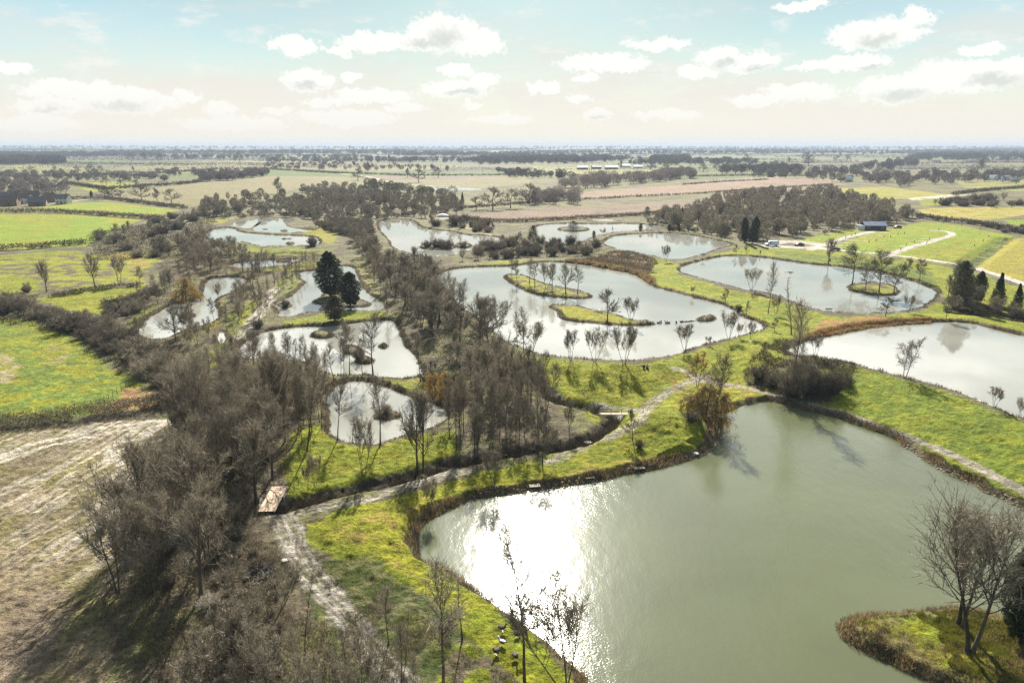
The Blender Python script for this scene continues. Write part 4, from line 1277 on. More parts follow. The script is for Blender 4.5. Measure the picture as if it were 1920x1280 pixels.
TREES = [
    # near side of the central pond, five grey vase-shaped trees
    ('vase', 997, 662, 603, 'bare grey vase-shaped tree with the widest crown on the near shore of the central pond', 1.15),
    ('vase', 1070, 672, 618, 'slim bare tree left of the pair casting long shadows down the bank', .7),
    ('vase', 1115, 673, 615, 'bare two-stemmed tree in the middle of the three casting shadows down the bank', .72),
    ('vase', 1171, 677, 611, 'bare vase-shaped tree nearest the seated pair, casting a long shadow', .85),
    ('vase', 1284, 662, 607, 'round-headed bare tree alone on the near shore, right of the seated pair', 1.05),
    ('vase', 1366, 638, 585, 'leaning bare tree at the right corner of the central pond', .7),
    ('vase', 1386, 634, 606, 'thin low bare tree between two taller ones at the pond corner', .8),
    ('vase', 1407, 636, 603, 'small bushy bare tree at the right tip of the central pond', .8),
    ('vase', 1328, 646, 630, 'bare sapling beside the wooden bench on the near shore', .8),
    # long island
    ('slender', 960, 520, 484, 'bare tree at the left tip of the long tree-covered island', 1.5),
    ('slender', 970, 533, 486, 'bare tree by the left shore of the long tree-covered island', 1.4),
    ('slender', 992, 531, 484, 'third bare tree from the left on the long tree-covered island', 1.5),
    ('slender', 1003, 537, 489, 'fourth bare tree from the left on the long tree-covered island', 1.4),
    ('vase', 1024, 541, 492, 'bare leaning many-stemmed tree in the middle of the tree-covered island', 1.0),
    ('slender', 1035, 547, 493, 'straight slim bare tree right of the leaning one on the tree-covered island', 1.2),
    ('spread', 1061, 551, 492, 'spreading bare tree, widest crown on the long tree-covered island', .9),
    ('slender', 1083, 551, 496, 'rightmost bare tree on the long tree-covered island', 1.3),
    ('spread_dark', 1139, 603, 541, 'dark spreading bare tree on the bare grassy island', .85),
    ('vase', 1181, 605, 558, 'thin leaning bare tree right of the dark one on the grassy island', .9),
    # dikes
    ('vase', 1299, 556, 537, 'small bare tree on the dike behind the central pond', 1.0),
    ('round', 1360, 573, 541, 'small dark tree on the dike above the water corner', .9),
    ('round', 1399, 594, 563, 'thin sapling on the dike right of the dark round bush', .6),
    ('vase', 1248, 487, 460, 'lone small bare tree on the point between two upper ponds', .9),
    ('vase', 1318, 490, 474, 'little bare shrub-like tree on the far dike of the upper pond', .9),
    ('round', 1380, 477, 458, 'left of two small round trees on the grass near the car park', .9),
    ('round', 1400, 477, 458, 'right of two small round trees on the grass near the car park', .9),
    ('vase', 1408, 544, 502, 'bare grey tree on the near shore of the alder-island pond', .85),
    ('slender', 1440, 588, 490, 'tall slender dark-stemmed tree on the dike left of the thin pole tree', .8),
    ('vase', 1455, 590, 553, 'twisted small bare tree at the foot of the tall slender one on the dike', .8),
    ('pole', 1484, 627, 520, 'thin pole-like tree with short side twigs on the middle of the dike', 1.1),
    ('round', 1452, 622, 596, 'little bare tree on the grass slope left of the pole tree', .9),
    ('round', 1430, 668, 640, 'small dense tree at the left edge of the big thicket', .8),
    ('round', 1660, 588, 557, 'small bare tree on the near shore in front of the alder island', 1.1),
    ('vase', 1703, 586, 553, 'thin pale small tree near the right end of the alder-island pond', .8),
    ('alder', 1773, 603, 555, 'bare tree standing on the shore left of the dark evergreens', 1.0),
    ('spread', 1553, 495, 446, 'round-headed bare tree with twin stems on the far shore by the road', .95),
    ('alder', 1597, 538, 458, 'tallest alder at the left end of the round island', 1.17),
    ('alder', 1622, 544, 492, 'slim alder, second from the left on the round island', 1.04),
    ('alder', 1648, 548, 469, 'alder with a broken crown in the middle of the round island', 1.10),
    ('alder', 1676, 553, 493, 'alder at the right end of the round island', 1.17),
    ('alder', 1699, 525, 483, 'left of the two dark trees on the far shore right of the island', 1.04),
    ('alder', 1724, 529, 485, 'right of the two dark trees on the far shore right of the island', 1.1),
    ('birch', 1695, 707, 632, 'brown birch with drooping twigs on the bank of the right pond', 1.0),
    ('vase', 1862, 764, 725, 'small bare tree on the bank near the right edge of the photo', 1.0),
    ('vase', 1914, 784, 748, 'small bare tree cut by the right edge of the photo', .9),
    ('vase', 1526, 666, 628, 'thin bare sapling standing behind the big thicket by the water', .9),
    ('slender', 1478, 760, 560, 'tall bare tree rising out of the big thicket beside the path', .9),
    ('slender', 1503, 700, 640, 'shorter bare tree behind the big thicket', 1.0),
    ('bigpale', 1800, 1172, 945, 'big bare tree with a wide crown, left one of the two on the near island', 1.25),
    ('bigpale', 1818, 1219, 938, 'big bare tree with forked leaning stems, right one of the two on the near island', 1.1),
    # foreground slender trees
    ('slender', 831, 1292, 1042, 'slender bare tree rising in front of the left shore of the big pond', 1.1),
    ('pole', 867, 1196, 1060, 'thin pole tree on the slope left of the sunlit water', 1.2),
    ('slender', 984, 1290, 985, 'tall bare tree whose crown stands against the bright glint', .9),
    ('vase', 1060, 1295, 1090, 'curved bare tree at the bottom edge, leaning over the glint', .7),
    ('vase', 926, 912, 836, 'small bare tree on the grass strip above the big pond', .8),
    ('vase', 804, 950, 893, 'small bare tree standing at the upper left corner of the big pond', .8),
    ('spread', 783, 884, 728, 'wide bare tree, left of two beside the drain below the oval pond', .6),
    ('spread', 793, 888, 735, 'wide bare tree, right of two beside the drain below the oval pond', .6),
    ('vase', 681, 895, 780, 'bare upright many-stemmed tree on the lawn below the oval pond', .55),
    ('vase', 591, 912, 850, 'thin bare sapling on the lawn near the wooden bridge', .55),
    ('vase', 577, 917, 872, 'thinner sapling beside the wooden bridge lawn', .5),
    ('slender', 713, 832, 700, 'tall bare tree on the near shore of the oval pond', 1.0),
    ('slender', 633, 822, 700, 'leaning bare tree at the lower left of the oval pond', .9),
    ('slender', 575, 846, 665, 'tall tree leaning over the lawn left of the oval pond', .9),
    ('slender', 700, 712, 585, 'tall bare tree on the neck between the oval pond and the pond above', 1.2),
    ('slender', 656, 712, 600, 'bare stem in the row on the neck above the oval pond', .9),
    ('slender', 645, 713, 632, 'thin bare stem left of centre in the row above the oval pond', .8),
    ('slender', 640, 716, 640, 'slim bare tree in the row above the oval pond, second from its left end', .8),
    ('slender', 627, 719, 642, 'leaning bare tree at the upper left corner of the oval pond', 1.2),
    ('slender', 611, 737, 660, 'dark-stemmed bare tree left of the oval pond', .8),
    ('slender', 680, 712, 632, 'bare tree in the row above the oval pond, right of the middle', .9),
    ('slender', 788, 714, 622, 'bare tree at the right end of the neck above the oval pond', .9),
    ('round', 1186, 821, 768, 'small round-crowned tree beside the muddy fork, with its shadow below', .85),
    ('spread_dark', 1017, 868, 775, 'round dense dark tree on the grass above the wooden platforms', .62),
    ('wood', 1067, 811, 750, 'dark upright bushy tree beside the drain bend', .6),
    ('alder', 1339, 803, 664, 'tall straight dark tree at the corner of the big pond', .62),
    ('redtree', 1307, 724, 660, 'red-brown twiggy tree beside the path fork', 1.0),
    ('willow', 1322, 790, 722, 'orange weeping willow left of the tall straight tree', 1.25),
    ('willow', 1352, 782, 735, 'leaning willow hanging over the corner of the big pond', .9),
    ('willow', 350, 574, 520, 'orange-yellow weeping willow among the bare trees left of the ponds', 1.3),
    # left pasture
    ('spread', 88, 547, 487, 'bare low-branched tree at the left end of the pasture hedge', .8),
    ('spread', 178, 538, 474, 'big fan-shaped bare tree in the middle of the pasture', .8),
    ('vase', 223, 533, 480, 'bare leaning tree right of the fan-shaped one in the pasture', .8),
    ('wood', 262, 531, 498, 'dense dark tree at the right end of the pasture hedge', .8),
    ('wood', 52, 552, 528, 'low dark bush-like tree left of the pasture trees', .9),
    # conifers
    ('cypress', 620, 556, 470, 'largest dark evergreen on the pond island', 1.35),
    ('cypress', 657, 573, 508, 'dark evergreen right of the largest one on the pond island', 1.45),
    ('greybush', 628, 606, 553, 'grey-green evergreen in front of the two dark ones on the pond island', 1.7),
    ('round', 650, 652, 596, 'brownish dense tree on the small island below the evergreens', .8),
    ('greybush', 1800, 578, 487, 'tall grey-green pine at the left of the evergreens by the right pond', 1.0),
    ('cypress', 1833, 567, 507, 'dark evergreen, second from the left behind the right pond', .9),
    ('spruce', 1870, 572, 510, 'dark spruce right of the middle behind the right pond', 1.0),
    ('spruce', 1906, 580, 530, 'dark spruce cut by the right edge behind the right pond', 1.0),
    ('column', 1396, 456, 406, 'left half of the pair of dark column-shaped evergreens', 1.0),
    ('column', 1410, 457, 405, 'right half of the pair of dark column-shaped evergreens', 1.1),
    ('spruce', 1261, 412, 389, 'small dark spruce beyond the upper ponds, left of two', .9),
    ('spruce', 1279, 411, 387, 'small dark spruce beyond the upper ponds, right of two', .9),
    ('yew', 1213, 408, 387, 'small dark round evergreen above the upper pond', .8),
    ('yew', 1000, 456, 422, 'dark cone-shaped bush on the bank between two upper ponds', .75),
    ('spruce', 867, 382, 359, 'dark spruce at the right end of the middle wood', .8),
    ('spruce', 854, 383, 363, 'smaller spruce left of the one ending the middle wood', .8),
    ('cypress', 172, 372, 357, 'small dark evergreen in the hedge of the tan field', .9),
    ('cypress', 1912, 1205, 1008, 'dark evergreen cut by the right edge beside the big bare trees', .8),
    ('spread_dark', 330, 640, 575, 'dark ivy-clad tree at the near edge of the overgrown left pond', .8),
]
for i, t in enumerate(TREES):
    key, px, py, top, lab, wd = t
    kw = {}
    if key == 'vase' and px in (1060,):
        kw = dict(lean=(-.22, 0))
    if px == 1352:
        kw = dict(lean=(.55, -.2))
    if px in (633, 627, 575):
        kw = dict(lean=(.16 if px != 627 else -.14, 0))
    if px == 984:
        kw = dict(lean=(-.06, 0))
    tree_px(key, px, py, top, lab, None, wide=wd, var=i, **kw)


# ------------------------------------------------------------------ bushes standing alone
BUSH = [
    ('thorn', 1525, 736, 668, 'tallest dark thorn bush of the big thicket beside the path', .8),
    ('thorn', 1485, 742, 672, 'dark thorn bush at the left front of the big thicket', .7),
    ('thorn', 1560, 738, 680, 'dark thorn bush at the right front of the big thicket', .75),
    ('thorn', 1583, 722, 688, 'low thorn bush at the right end of the big thicket', .8),
    ('thorn', 1500, 712, 655, 'dark thorn bush at the back of the big thicket', .7),
    ('thorn', 1450, 722, 688, 'low thorn bush at the left end of the big thicket', .8),
    ('shrub_dark', 1425, 706, 676, 'dark bramble mound left of the big thicket', 1.3),
    ('shrub_dark', 1385, 590, 567, 'dark round bush at the dike corner of the central pond', 1.0),
    ('yew', 1075, 431, 414, 'wide dark bush covering the little island of the upper pond', 1.6),
    ('shrub_dark', 1198, 836, 818, 'dark evergreen-looking bush at the foot of the small round tree', .9),
    ('shrub_dark', 820, 463, 441, 'brush on the left island of the far silvery pond', 1.3),
    ('shrub_dark', 838, 464, 443, 'brush in the middle of the island of the far silvery pond', 1.3),
    ('shrub_dark', 802, 463, 447, 'low brush at the left tip of the far island', 1.2),
    ('shrub', 868, 462, 446, 'brush on the right islet of the far silvery pond', 1.2),
    ('shrub_dark', 1480, 508 + 10, 505, 'low tuft at the far water edge of the alder-island pond', 1.2),
    ('shrub_dark', 535, 574, 556, 'dark scrub on the islet by the evergreens', 1.0),
    ('shrub_dark', 484, 614, 590, 'dark round bush beside the stony path', .9),
    ('shrub_dark', 1315, 770, 735, 'dark scrub under the orange willow', 1.2),
    ('shrub_dark', 1298, 790, 762, 'dark scrub on the shoulder of the grassy mound', 1.0),
    ('shrub_dark', 672, 672, 650, 'scrub on the small island in the pond above the oval one', 1.1),
    ('shrub', 724, 780, 752, 'pale scrub with bare stems on the islet of the oval pond', 1.1),
    ('shrub_dark', 586, 455, 436, 'dark heap of brush at the corner of the upper left ponds', .9),
    ('shrub_dark', 50, 548, 530, 'dark bush at the far left of the pasture', 1.0),
]
for i, (key, px, py, top, lab, wd) in enumerate(BUSH):
    tree_px(key, px, py, top, lab, None, wide=wd, var=i)


# ------------------------------------------------------------------ woods: many trees, each an object, scattered by area
def scatter(poly, n, mind, rng, zc=0.8, tries=40):
    W = [at(a, b, zc) for a, b in poly]
    xs = [a for a, b in W]
    ys = [b for a, b in W]
    out = []
    k = 0
    while len(out) < n and k < n * tries:
        k += 1
        x = rng.uniform(min(xs), max(xs))
        y = rng.uniform(min(ys), max(ys))
        if not inpoly(W, np.array([x]), np.array([y]))[0]:
            continue
        if any((x - a) ** 2 + (y - b) ** 2 < mind * mind for a, b in out):
            continue
        out.append((x, y))
    return out


def wood(poly, n, mind, keys, hr, label, group, seed, wide=(.85, 1.2), single=False, zc=.8, avoid=True, lean=0.0):
    rng = np.random.default_rng(seed)
    pts = scatter(poly, n, mind, rng, zc)
    if not pts:
        return
    X = np.array([p[0] for p in pts])
    Y = np.array([p[1] for p in pts])
    H, sd = height(X, Y, False)
    for x, y, z, s_ in zip(X, Y, H, sd):
        if avoid and s_ < .4:
            continue
        key = keys[rng.integers(len(keys))]
        kw = {}
        if lean:
            kw['lean'] = (rng.normal() * lean, rng.normal() * lean)
        plant(key, x, y, z - .1, rng.uniform(*hr) * .9, label if 'shrub' not in key else label.replace('tree', 'bush'), group if 'shrub' not in key else group.replace('trees', 'bushes'), wide=rng.uniform(*wide), single=single, **kw)


# near left wood
wood([(335, 790), (420, 755), (515, 800), (525, 880), (485, 945), (400, 955), (325, 900)], 18, 4.3, ['wood', 'wood', 'wood', 'spread'], (11, 15.5),
     'tall bare grey-brown tree of the dense wood by the wooden bridge', 'trees of the near left wood', 101, wide=(.75, 1.0))
wood([(205, 1125), (250, 1020), (320, 960), (400, 965), (410, 1060), (390, 1120), (320, 1140)], 11, 3.6, ['wood', 'spread', 'wood'], (11.5, 15),
     'bare grey-brown tree at the lower end of the near wood, shading the stubble', 'trees at the lower end of the near wood', 131, wide=(.75, 1.0))
wood([(330, 760), (400, 740), (510, 800), (480, 960), (440, 1080), (400, 1150), (300, 1150), (230, 1120), (290, 930)], 30, 2.2, ['shrub', 'shrub_dark'], (2, 4),
     'bare scrubby tree among the trunks of the near left wood', 'scrub trees in the near left wood', 102)
# foreground wood along the muddy track
wood([(600, 1230), (660, 1260), (740, 1380), (700, 1560), (560, 1600), (400, 1500), (400, 1260), (480, 1220)], 30, 2.0, ['slender', 'slender', 'pole', 'vase'], (6.5, 10.5),
     'slim bare tree beside the muddy track at the bottom of the photo', 'trees along the muddy track', 103, wide=(.8, 1.1), lean=.05)
wood([(690, 1180), (750, 1220), (810, 1290), (900, 1420), (800, 1500), (740, 1350)], 12, 2.4, ['slender', 'pole'], (6, 8.5),
     'slim bare tree on the grass slope right of the muddy track', 'trees on the slope right of the track', 104, wide=(.8, 1.1), lean=.05)
wood([(400, 1000), (480, 1010), (520, 1100), (540, 1200), (520, 1330), (380, 1350), (360, 1200)], 40, 1.5, ['shrub', 'shrub_dark', 'shrub_pale', 'shrub'], (1.0, 2.6),
     'bare scrub tree in the clearing left of the muddy track', 'scrub trees left of the track', 105)
# alder stand in the middle
wood([(845, 850), (870, 868), (930, 858), (1005, 835), (1030, 790), (1010, 735), (940, 720), (870, 735), (835, 790)], 42, 2.0, ['slender', 'slender_dark', 'vase', 'slender'], (7.5, 12.5),
     'slender bare tree of the tight stand left of the drain bend', 'trees of the tight middle stand', 106, wide=(.65, 1.0), lean=.04)
# strip between the left and central ponds
wood([(655, 435), (700, 470), (740, 500), (800, 522), (818, 560), (840, 590), (880, 625), (960, 690), (1000, 720), (930, 740), (860, 720), (815, 690), (790, 640), (760, 590), (735, 560), (712, 530), (690, 495), (668, 462)], 62, 4.2, ['wood', 'spread', 'wood', 'spread_dark'], (6.5, 11.5),
     'bare grey-brown tree of the wood between the left and central ponds', 'trees between the left and central ponds', 107, wide=(1.0, 1.4))
wood([(850, 545), (930, 615), (985, 660), (1000, 700), (960, 700), (900, 640), (850, 590)], 16, 2.5, ['slender', 'vase'], (8, 11),
     'slim bare tree along the left shore of the central pond', 'trees on the left shore of the central pond', 108, wide=(.8, 1.0))
wood([(800, 690), (850, 720), (880, 740), (850, 770), (815, 750), (795, 715)], 12, 2.2, ['shrub_dark', 'round', 'willow'], (2.5, 5),
     'low bushy tree on the neck right of the oval pond', 'bushy trees right of the oval pond', 109)
# stand left of the oval pond
wood([(500, 765), (600, 730), (608, 790), (590, 830), (555, 850), (510, 830)], 24, 1.7, ['slender', 'slender_dark'], (9, 12.5),
     'slender bare tree of the stand left of the oval pond', 'trees of the stand left of the oval pond', 110, wide=(.5, .8), lean=.03)
wood([(380, 700), (480, 680), (560, 700), (520, 760), (420, 770), (370, 740)], 11, 3.6, ['wood', 'slender', 'spread'], (7, 10),
     'bare tree between the left hedge and the four-island pond', 'trees below the stony path', 111, wide=(.8, 1.1))
wood([(500, 640), (600, 690), (640, 700), (560, 740), (430, 700), (440, 680)], 18, 2.3, ['slender', 'slender_dark'], (6, 9),
     'slim bare tree at the lower left shore of the four-island pond', 'trees on the near shore of the four-island pond', 112, wide=(.7, .9))
# trees round the left pond
wood([(250, 560), (300, 540), (380, 510), (470, 510), (520, 540), (480, 560), (440, 620), (420, 670), (360, 680), (300, 650), (260, 650), (240, 600)], 58, 2.8, ['slender', 'slender_dark', 'wood', 'vase'], (5.5, 8.5),
     'bare tree around the overgrown left pond', 'trees around the overgrown left pond', 113, wide=(.7, 1.05))
wood([(480, 560), (530, 530), (560, 505), (600, 500), (570, 520), (545, 548), (520, 562), (500, 600), (470, 610)], 26, 2.4, ['slender', 'slender_dark'], (6, 8.5),
     'slim bare tree in the row beside the evergreen pond', 'trees in the row beside the evergreen pond', 114, wide=(.7, .9))
wood([(690, 500), (720, 540), (735, 575), (728, 600), (712, 560), (695, 530)], 8, 2.5, ['slender'], (8, 10),
     'slim bare tree on the right shore of the evergreen pond', 'trees right of the evergreen pond', 115, wide=(.6, .9))
wood([(640, 655), (665, 650), (702, 678), (690, 684), (650, 668)], 5, 1.6, ['slender', 'slender_dark'], (5, 7.5),
     'slim bare tree on the scrubby islets of the four-island pond', 'trees on the islets of the four-island pond', 116, wide=(.7, 1.0), avoid=True)
wood([(350, 480), (430, 470), (470, 485), (560, 500), (500, 512), (400, 515), (340, 510)], 40, 3.8, ['wood', 'wood', 'spread'], (6, 8.5),
     'bare tree of the belt above the overgrown left pond', 'trees of the belt above the left pond', 117, wide=(.9, 1.3))
# broad scrub diagonal of the upper left and along the pale track
wood([(165, 470), (175, 440), (250, 428), (330, 408), (395, 388), (400, 400), (340, 425), (290, 450), (340, 475), (300, 488), (200, 482)], 48, 4.5, ['shrub_dark', 'shrub', 'wood'], (4, 7),
     'bare scrubby tree of the dark belt between the green fields and the pale track', 'scrub trees along the pale track', 118, wide=(1.1, 1.6))
wood([(285, 465), (380, 440), (395, 455), (420, 475), (380, 490), (310, 480)], 24, 4, ['spread', 'wood', 'shrub'], (5, 8.5),
     'bare tree between the pale track and the upper left ponds', 'trees left of the upper left ponds', 119, wide=(.9, 1.3))
# big diagonal hedge wood at the far left
wood([(-30, 572), (20, 562), (90, 592), (150, 606), (230, 622), (270, 650), (330, 690), (360, 740), (330, 760), (270, 715), (215, 670), (170, 640), (100, 608), (0, 586)], 78, 2.8, ['shrub', 'shrub_dark', 'shrub', 'wood'], (3.6, 6),
     'bushy bare tree of the thick diagonal hedge beside the left field', 'bushes of the thick diagonal hedge', 120, wide=(1.0, 1.5))
wood([(200, 575), (240, 565), (270, 545), (285, 550), (262, 580), (225, 605), (190, 600)], 20, 2.6, ['shrub', 'shrub_dark'], (3, 4.5),
     'bushy bare tree between the two small pastures', 'bushes between the two small pastures', 121, wide=(1.0, 1.4))
# middle wood above the far silvery pond
wood([(800, 428), (870, 416), (900, 420), (935, 440), (905, 440), (850, 428)], 22, 4.5, ['shrub', 'shrub_dark', 'purple'], (4, 8),
     'bare scrubby tree on the spit at the silvery pond', 'trees on the spit of the silvery pond', 123, wide=(.9, 1.3), single=True)
# dark thicket between upper ponds
wood([(900, 470), (960, 456), (1000, 455), (1060, 462), (1120, 458), (1130, 468), (1110, 478), (1000, 484), (900, 488), (850, 492)], 60, 2.8, ['shrub_dark', 'shrub_dark', 'wood', 'shrub'], (3, 6.5),
     'dark scrubby tree of the thicket above the central pond', 'bushes of the thicket above the central pond', 124, wide=(.9, 1.3))
wood([(1110, 455), (1160, 438), (1260, 436), (1370, 455), (1350, 452), (1260, 433), (1160, 434), (1100, 448)], 26, 3, ['shrub', 'slender', 'vase', 'greybush'], (3, 6.5),
     'small bare tree on the narrow dike of the upper ponds', 'trees on the narrow upper dike', 125, wide=(.9, 1.3), single=True)
# right wood behind the shed
wood([(1300, 430), (1420, 400), (1600, 380), (1650, 400), (1450, 450)], 10, 8, ['shrub_pale'], (5, 7),
     'pale grey bushy tree in the wood behind the shed', 'pale bushes of the wood behind the shed', 127, wide=(1.0, 1.4), single=True)
# right evergreens' neighbours
wood([(1765, 572), (1800, 560), (1850, 585), (1930, 590), (2050, 640), (2050, 700), (1930, 600), (1850, 600), (1780, 598)], 26, 2.4, ['shrub_dark', 'wood', 'alder'], (3.5, 6.5),
     'dark bare tree around the evergreens behind the right pond', 'trees around the right evergreens', 128, wide=(.9, 1.2))
wood([(1765, 575), (1790, 535), (1815, 540), (1810, 585)], 8, 2.2, ['alder', 'wood'], (7, 10),
     'dense bare tree left of the evergreens behind the right pond', 'dense trees left of the right evergreens', 129, wide=(.7, 1.0))
wood([(1740, 388), (1770, 378), (1850, 374), (1930, 376), (1930, 392), (1860, 390), (1800, 388)], 30, 6, ['shrub_dark', 'wood'], (5, 9),
     'dark rounded tree beyond the ochre meadow on the right', 'trees beyond the ochre meadow', 130, wide=(1.1, 1.5), single=True)
wood([(1840, 420), (1900, 428), (1930, 425), (1930, 438), (1880, 436)], 14, 4, ['shrub', 'shrub_dark'], (2, 4),
     'low scrub tree at the hedge corner on the right', 'scrub trees at the right hedge corner', 131, wide=(1.2, 1.6), single=True)

# ------------------------------------------------------------------ hedges
def along(W, step):
    out = []
    for (x0, y0), (x1, y1) in zip(W[:-1], W[1:]):
        L = math.hypot(x1 - x0, y1 - y0)
        n = max(1, int(L / step))
        for i in range(n):
            out.append((x0 + (x1 - x0) * i / n, y0 + (y1 - y0) * i / n))
    out.append(W[-1])
    return out


HEDGES = [
    ([(-60, 806), (0, 802), (90, 792), (180, 780), (262, 768), (335, 756)], 2.5, 1.3, 'hedge', 'dark clipped hedge between the green field and the stubble field'),
    ([(-60, 473), (0, 470), (70, 466), (120, 461), (158, 458)], 2.6, 1.5, 'hedge', 'dark hedge along the near side of the large bright green field'),
    ([(-60, 397), (0, 398), (80, 398), (160, 402), (240, 408), (300, 412)], 2.6, 1.5, 'hedge', 'long dark hedge between the two bright green fields'),
    ([(130, 373), (200, 373), (250, 379), (300, 386), (348, 391)], 2.4, 1.6, 'hedge', 'hedge behind the small far green field'),
    ([(100, 557), (140, 549), (200, 541), (262, 537)], 1.3, .9, 'hedge', 'low dark hedge under the three pasture trees'),
    ([(120, 345), (200, 356), (250, 352), (330, 347), (380, 342)], 3.0, 2.0, 'hedge', 'hedge along the far edge of the tan field'),
    ([(1718, 408), (1760, 414), (1820, 420), (1880, 432), (1960, 446)], 3.0, 2.2, 'hedge', 'thick dark hedge behind the parking meadow on the right'),
    ([(1095, 374), (1200, 369), (1300, 364), (1440, 354), (1560, 347)], .9, .8, 'hedge', 'thin dark hedge line between the two pinkish ploughed strips'),
    ([(1280, 347), (1360, 341), (1440, 337)], .9, .8, 'hedge', 'short hedge line above the upper ploughed strip'),
    ([(1300, 332), (1400, 330), (1520, 331)], 1.8, 1.5, 'hedge', 'dark hedge behind the farthest ploughed strip'),
    ([(860, 413), (960, 417), (1060, 412), (1200, 404), (1290, 396)], 2.0, 2.0, 'brush', 'rough brown hedge below the lower ploughed field'),
    ([(870, 391), (940, 386), (1000, 380), (1050, 378)], 1.5, 1.2, 'hedge', 'hedge line at the left end of the ploughed field'),
    ([(1785, 366), (1830, 360), (1930, 352)], 2.2, 2.0, 'hedge', 'hedge beyond the pale farm lane on the right'),
    ([(640, 325), (760, 330), (900, 330), (1000, 328)], 1.6, 1.5, 'hedge', 'hedge across the middle tan fields'),
    ([(200, 325), (300, 326), (420, 318), (520, 319), (640, 326)], 2.2, 1.8, 'hedge', 'hedge behind the big tan field on the left'),
    ([(-60, 330), (60, 334), (200, 330), (300, 333)], 4.0, 4.0, 'twig_purple', 'tall purplish hedge by the village'),
]
for i, (pl, h, hw, mat, lab) in enumerate(HEDGES):
    rng = np.random.default_rng(300 + i)
    W = [at(a, b, .8) for a, b in pl]
    pts = np.array(along(W, 1.0))
    D = float(np.mean(np.hypot(pts[:, 0], pts[:, 1])))
    wd = max(.035, D * .00055)
    ln = max(.55, wd * 5)
    total = sum(math.hypot(a[0] - b[0], a[1] - b[1]) for a, b in zip(W[:-1], W[1:]))
    n = int(min(60000, total * (h + hw) * 3.2 / (wd * ln)))
    k = rng.integers(0, len(pts), n)
    hv = h * (.72 + .5 * fbm(pts[k, 0], pts[k, 1], 5, 3, 90 + i))
    r = rng.uniform(size=n)
    P = np.zeros((n, 3))
    P[:, 0] = pts[k, 0] + rng.normal(size=n) * .5
    P[:, 1] = pts[k, 1] + rng.normal(size=n) * .5
    off = rng.uniform(-1, 1, n)
    P[:, 0] += off * hw * .35
    P[:, 1] += off * hw
    z, _ = height(P[:, 0], P[:, 1], False)
    P[:, 2] = z + hv * r * np.sqrt(1 - .7 * off ** 2)
    # gaps low down now and then
    keep = (r > .35) | (fbm(P[:, 0], P[:, 1], 3, 2, 70 + i) > .42)
    P = P[keep]
    co, q = blades(P, rng.normal(size=P.shape) * .7 + np.array([0, 0, .8]), ln * rng.uniform(.5, 1.2, len(P)), wd, rng)
    o = link('hedge', mesh_from('hedge', co, q, M['twig_dark' if mat == 'hedge' else mat]))
    tag(o, lab, 'hedge')


# ------------------------------------------------------------------ reeds, undergrowth, tufts: what nobody could count
def stuff_blades(name, label, P, Dv, L, W, mat, rng, bend=.4):
    co, q = blades(P, Dv, L, W, rng, bend)
    o = link(name, mesh_from(name, co, q, M[mat]))
    tag(o, label, None, None, 'stuff')
    return o


def fringe(idx, dens, h, w, mat, label, seed, name='reed_fringe', inner=-.35, outer=1.2, sel=None, clump=.42):
    p = PONDS[idx]
    rng = np.random.default_rng(seed)
    loops = [p['w']] + p['wi']
    Ps = []
    for lp in loops:
        a = np.array(lp)
        b = np.roll(a, -1, 0)
        L = np.hypot(*(b - a).T)
        keep = (np.hypot(a[:, 0], a[:, 1]) < 900) & (L < 80) & (a[:, 1] > 25)
        n = int(L[keep].sum() * dens)
        if n < 3:
            continue
        k = rng.choice(np.where(keep)[0], n, p=L[keep] / L[keep].sum())
        t = rng.uniform(size=(n, 1))
        Ps.append(a[k] * (1 - t) + b[k] * t + rng.normal(size=(n, 2)) * 1.1)
    P = np.concatenate(Ps)
    z, sd = height(P[:, 0], P[:, 1], True)
    m = (sd > inner) & (sd < outer) & (fbm(P[:, 0], P[:, 1], 2.2, 3, seed) > clump)
    if sel is not None:
        px, py = project(P[:, 0], P[:, 1], z)
        m &= sel(px, py)
    P = P[m]
    z = z[m]
    n = len(P)
    P3 = np.column_stack([P, np.maximum(z, p['L'] - .05) - .05])
    hh = h * (.5 + fbm(P[:, 0], P[:, 1], 3.0, 2, seed + 1)) * rng.uniform(.5, 1.2, n)
    return stuff_blades(name, label, P3, rng.normal(size=(n, 3)) * .38 + np.array([0, 0, 1]), hh, w, mat, rng)


fringe(0, 260, .5, .05, 'brush', 'ragged brown fringe of dead stems and rubble round the near pond', 401, clump=.42, outer=1.1)
fringe(0, 200, .65, .05, 'reed', 'straw-coloured dead reeds along the near pond edge', 402, clump=.50, outer=1.2)
fringe(1, 70, .6, .08, 'brush', 'brown fringe of dead stems round the right pond', 403)
fringe(1, 260, .75, .09, 'reed_rust', 'rust-coloured reed bed at the far left corner of the right pond', 404, inner=-1.2, outer=2.0, clump=.2, sel=lambda px, py: (px > 1500) & (px < 1745) & (py < 634))
fringe(1, 260, .8, .09, 'reed', 'straw-coloured stems in the reed bed of the right pond', 405, inner=-1.8, outer=2.0, clump=.3, sel=lambda px, py: (px > 1520) & (px < 1745) & (py < 634))
fringe(2, 60, .6, .09, 'brush', 'brown fringe round the alder-island pond', 406)
fringe(3, 60, .6, .09, 'brush', 'brown fringe round the central pond', 407)
fringe(3, 120, 1.3, .12, 'reed', 'straw reeds at the far right corner of the central pond', 408, inner=-.8, outer=3, sel=lambda px, py: (px > 1060) & (px < 1230) & (py < 535))
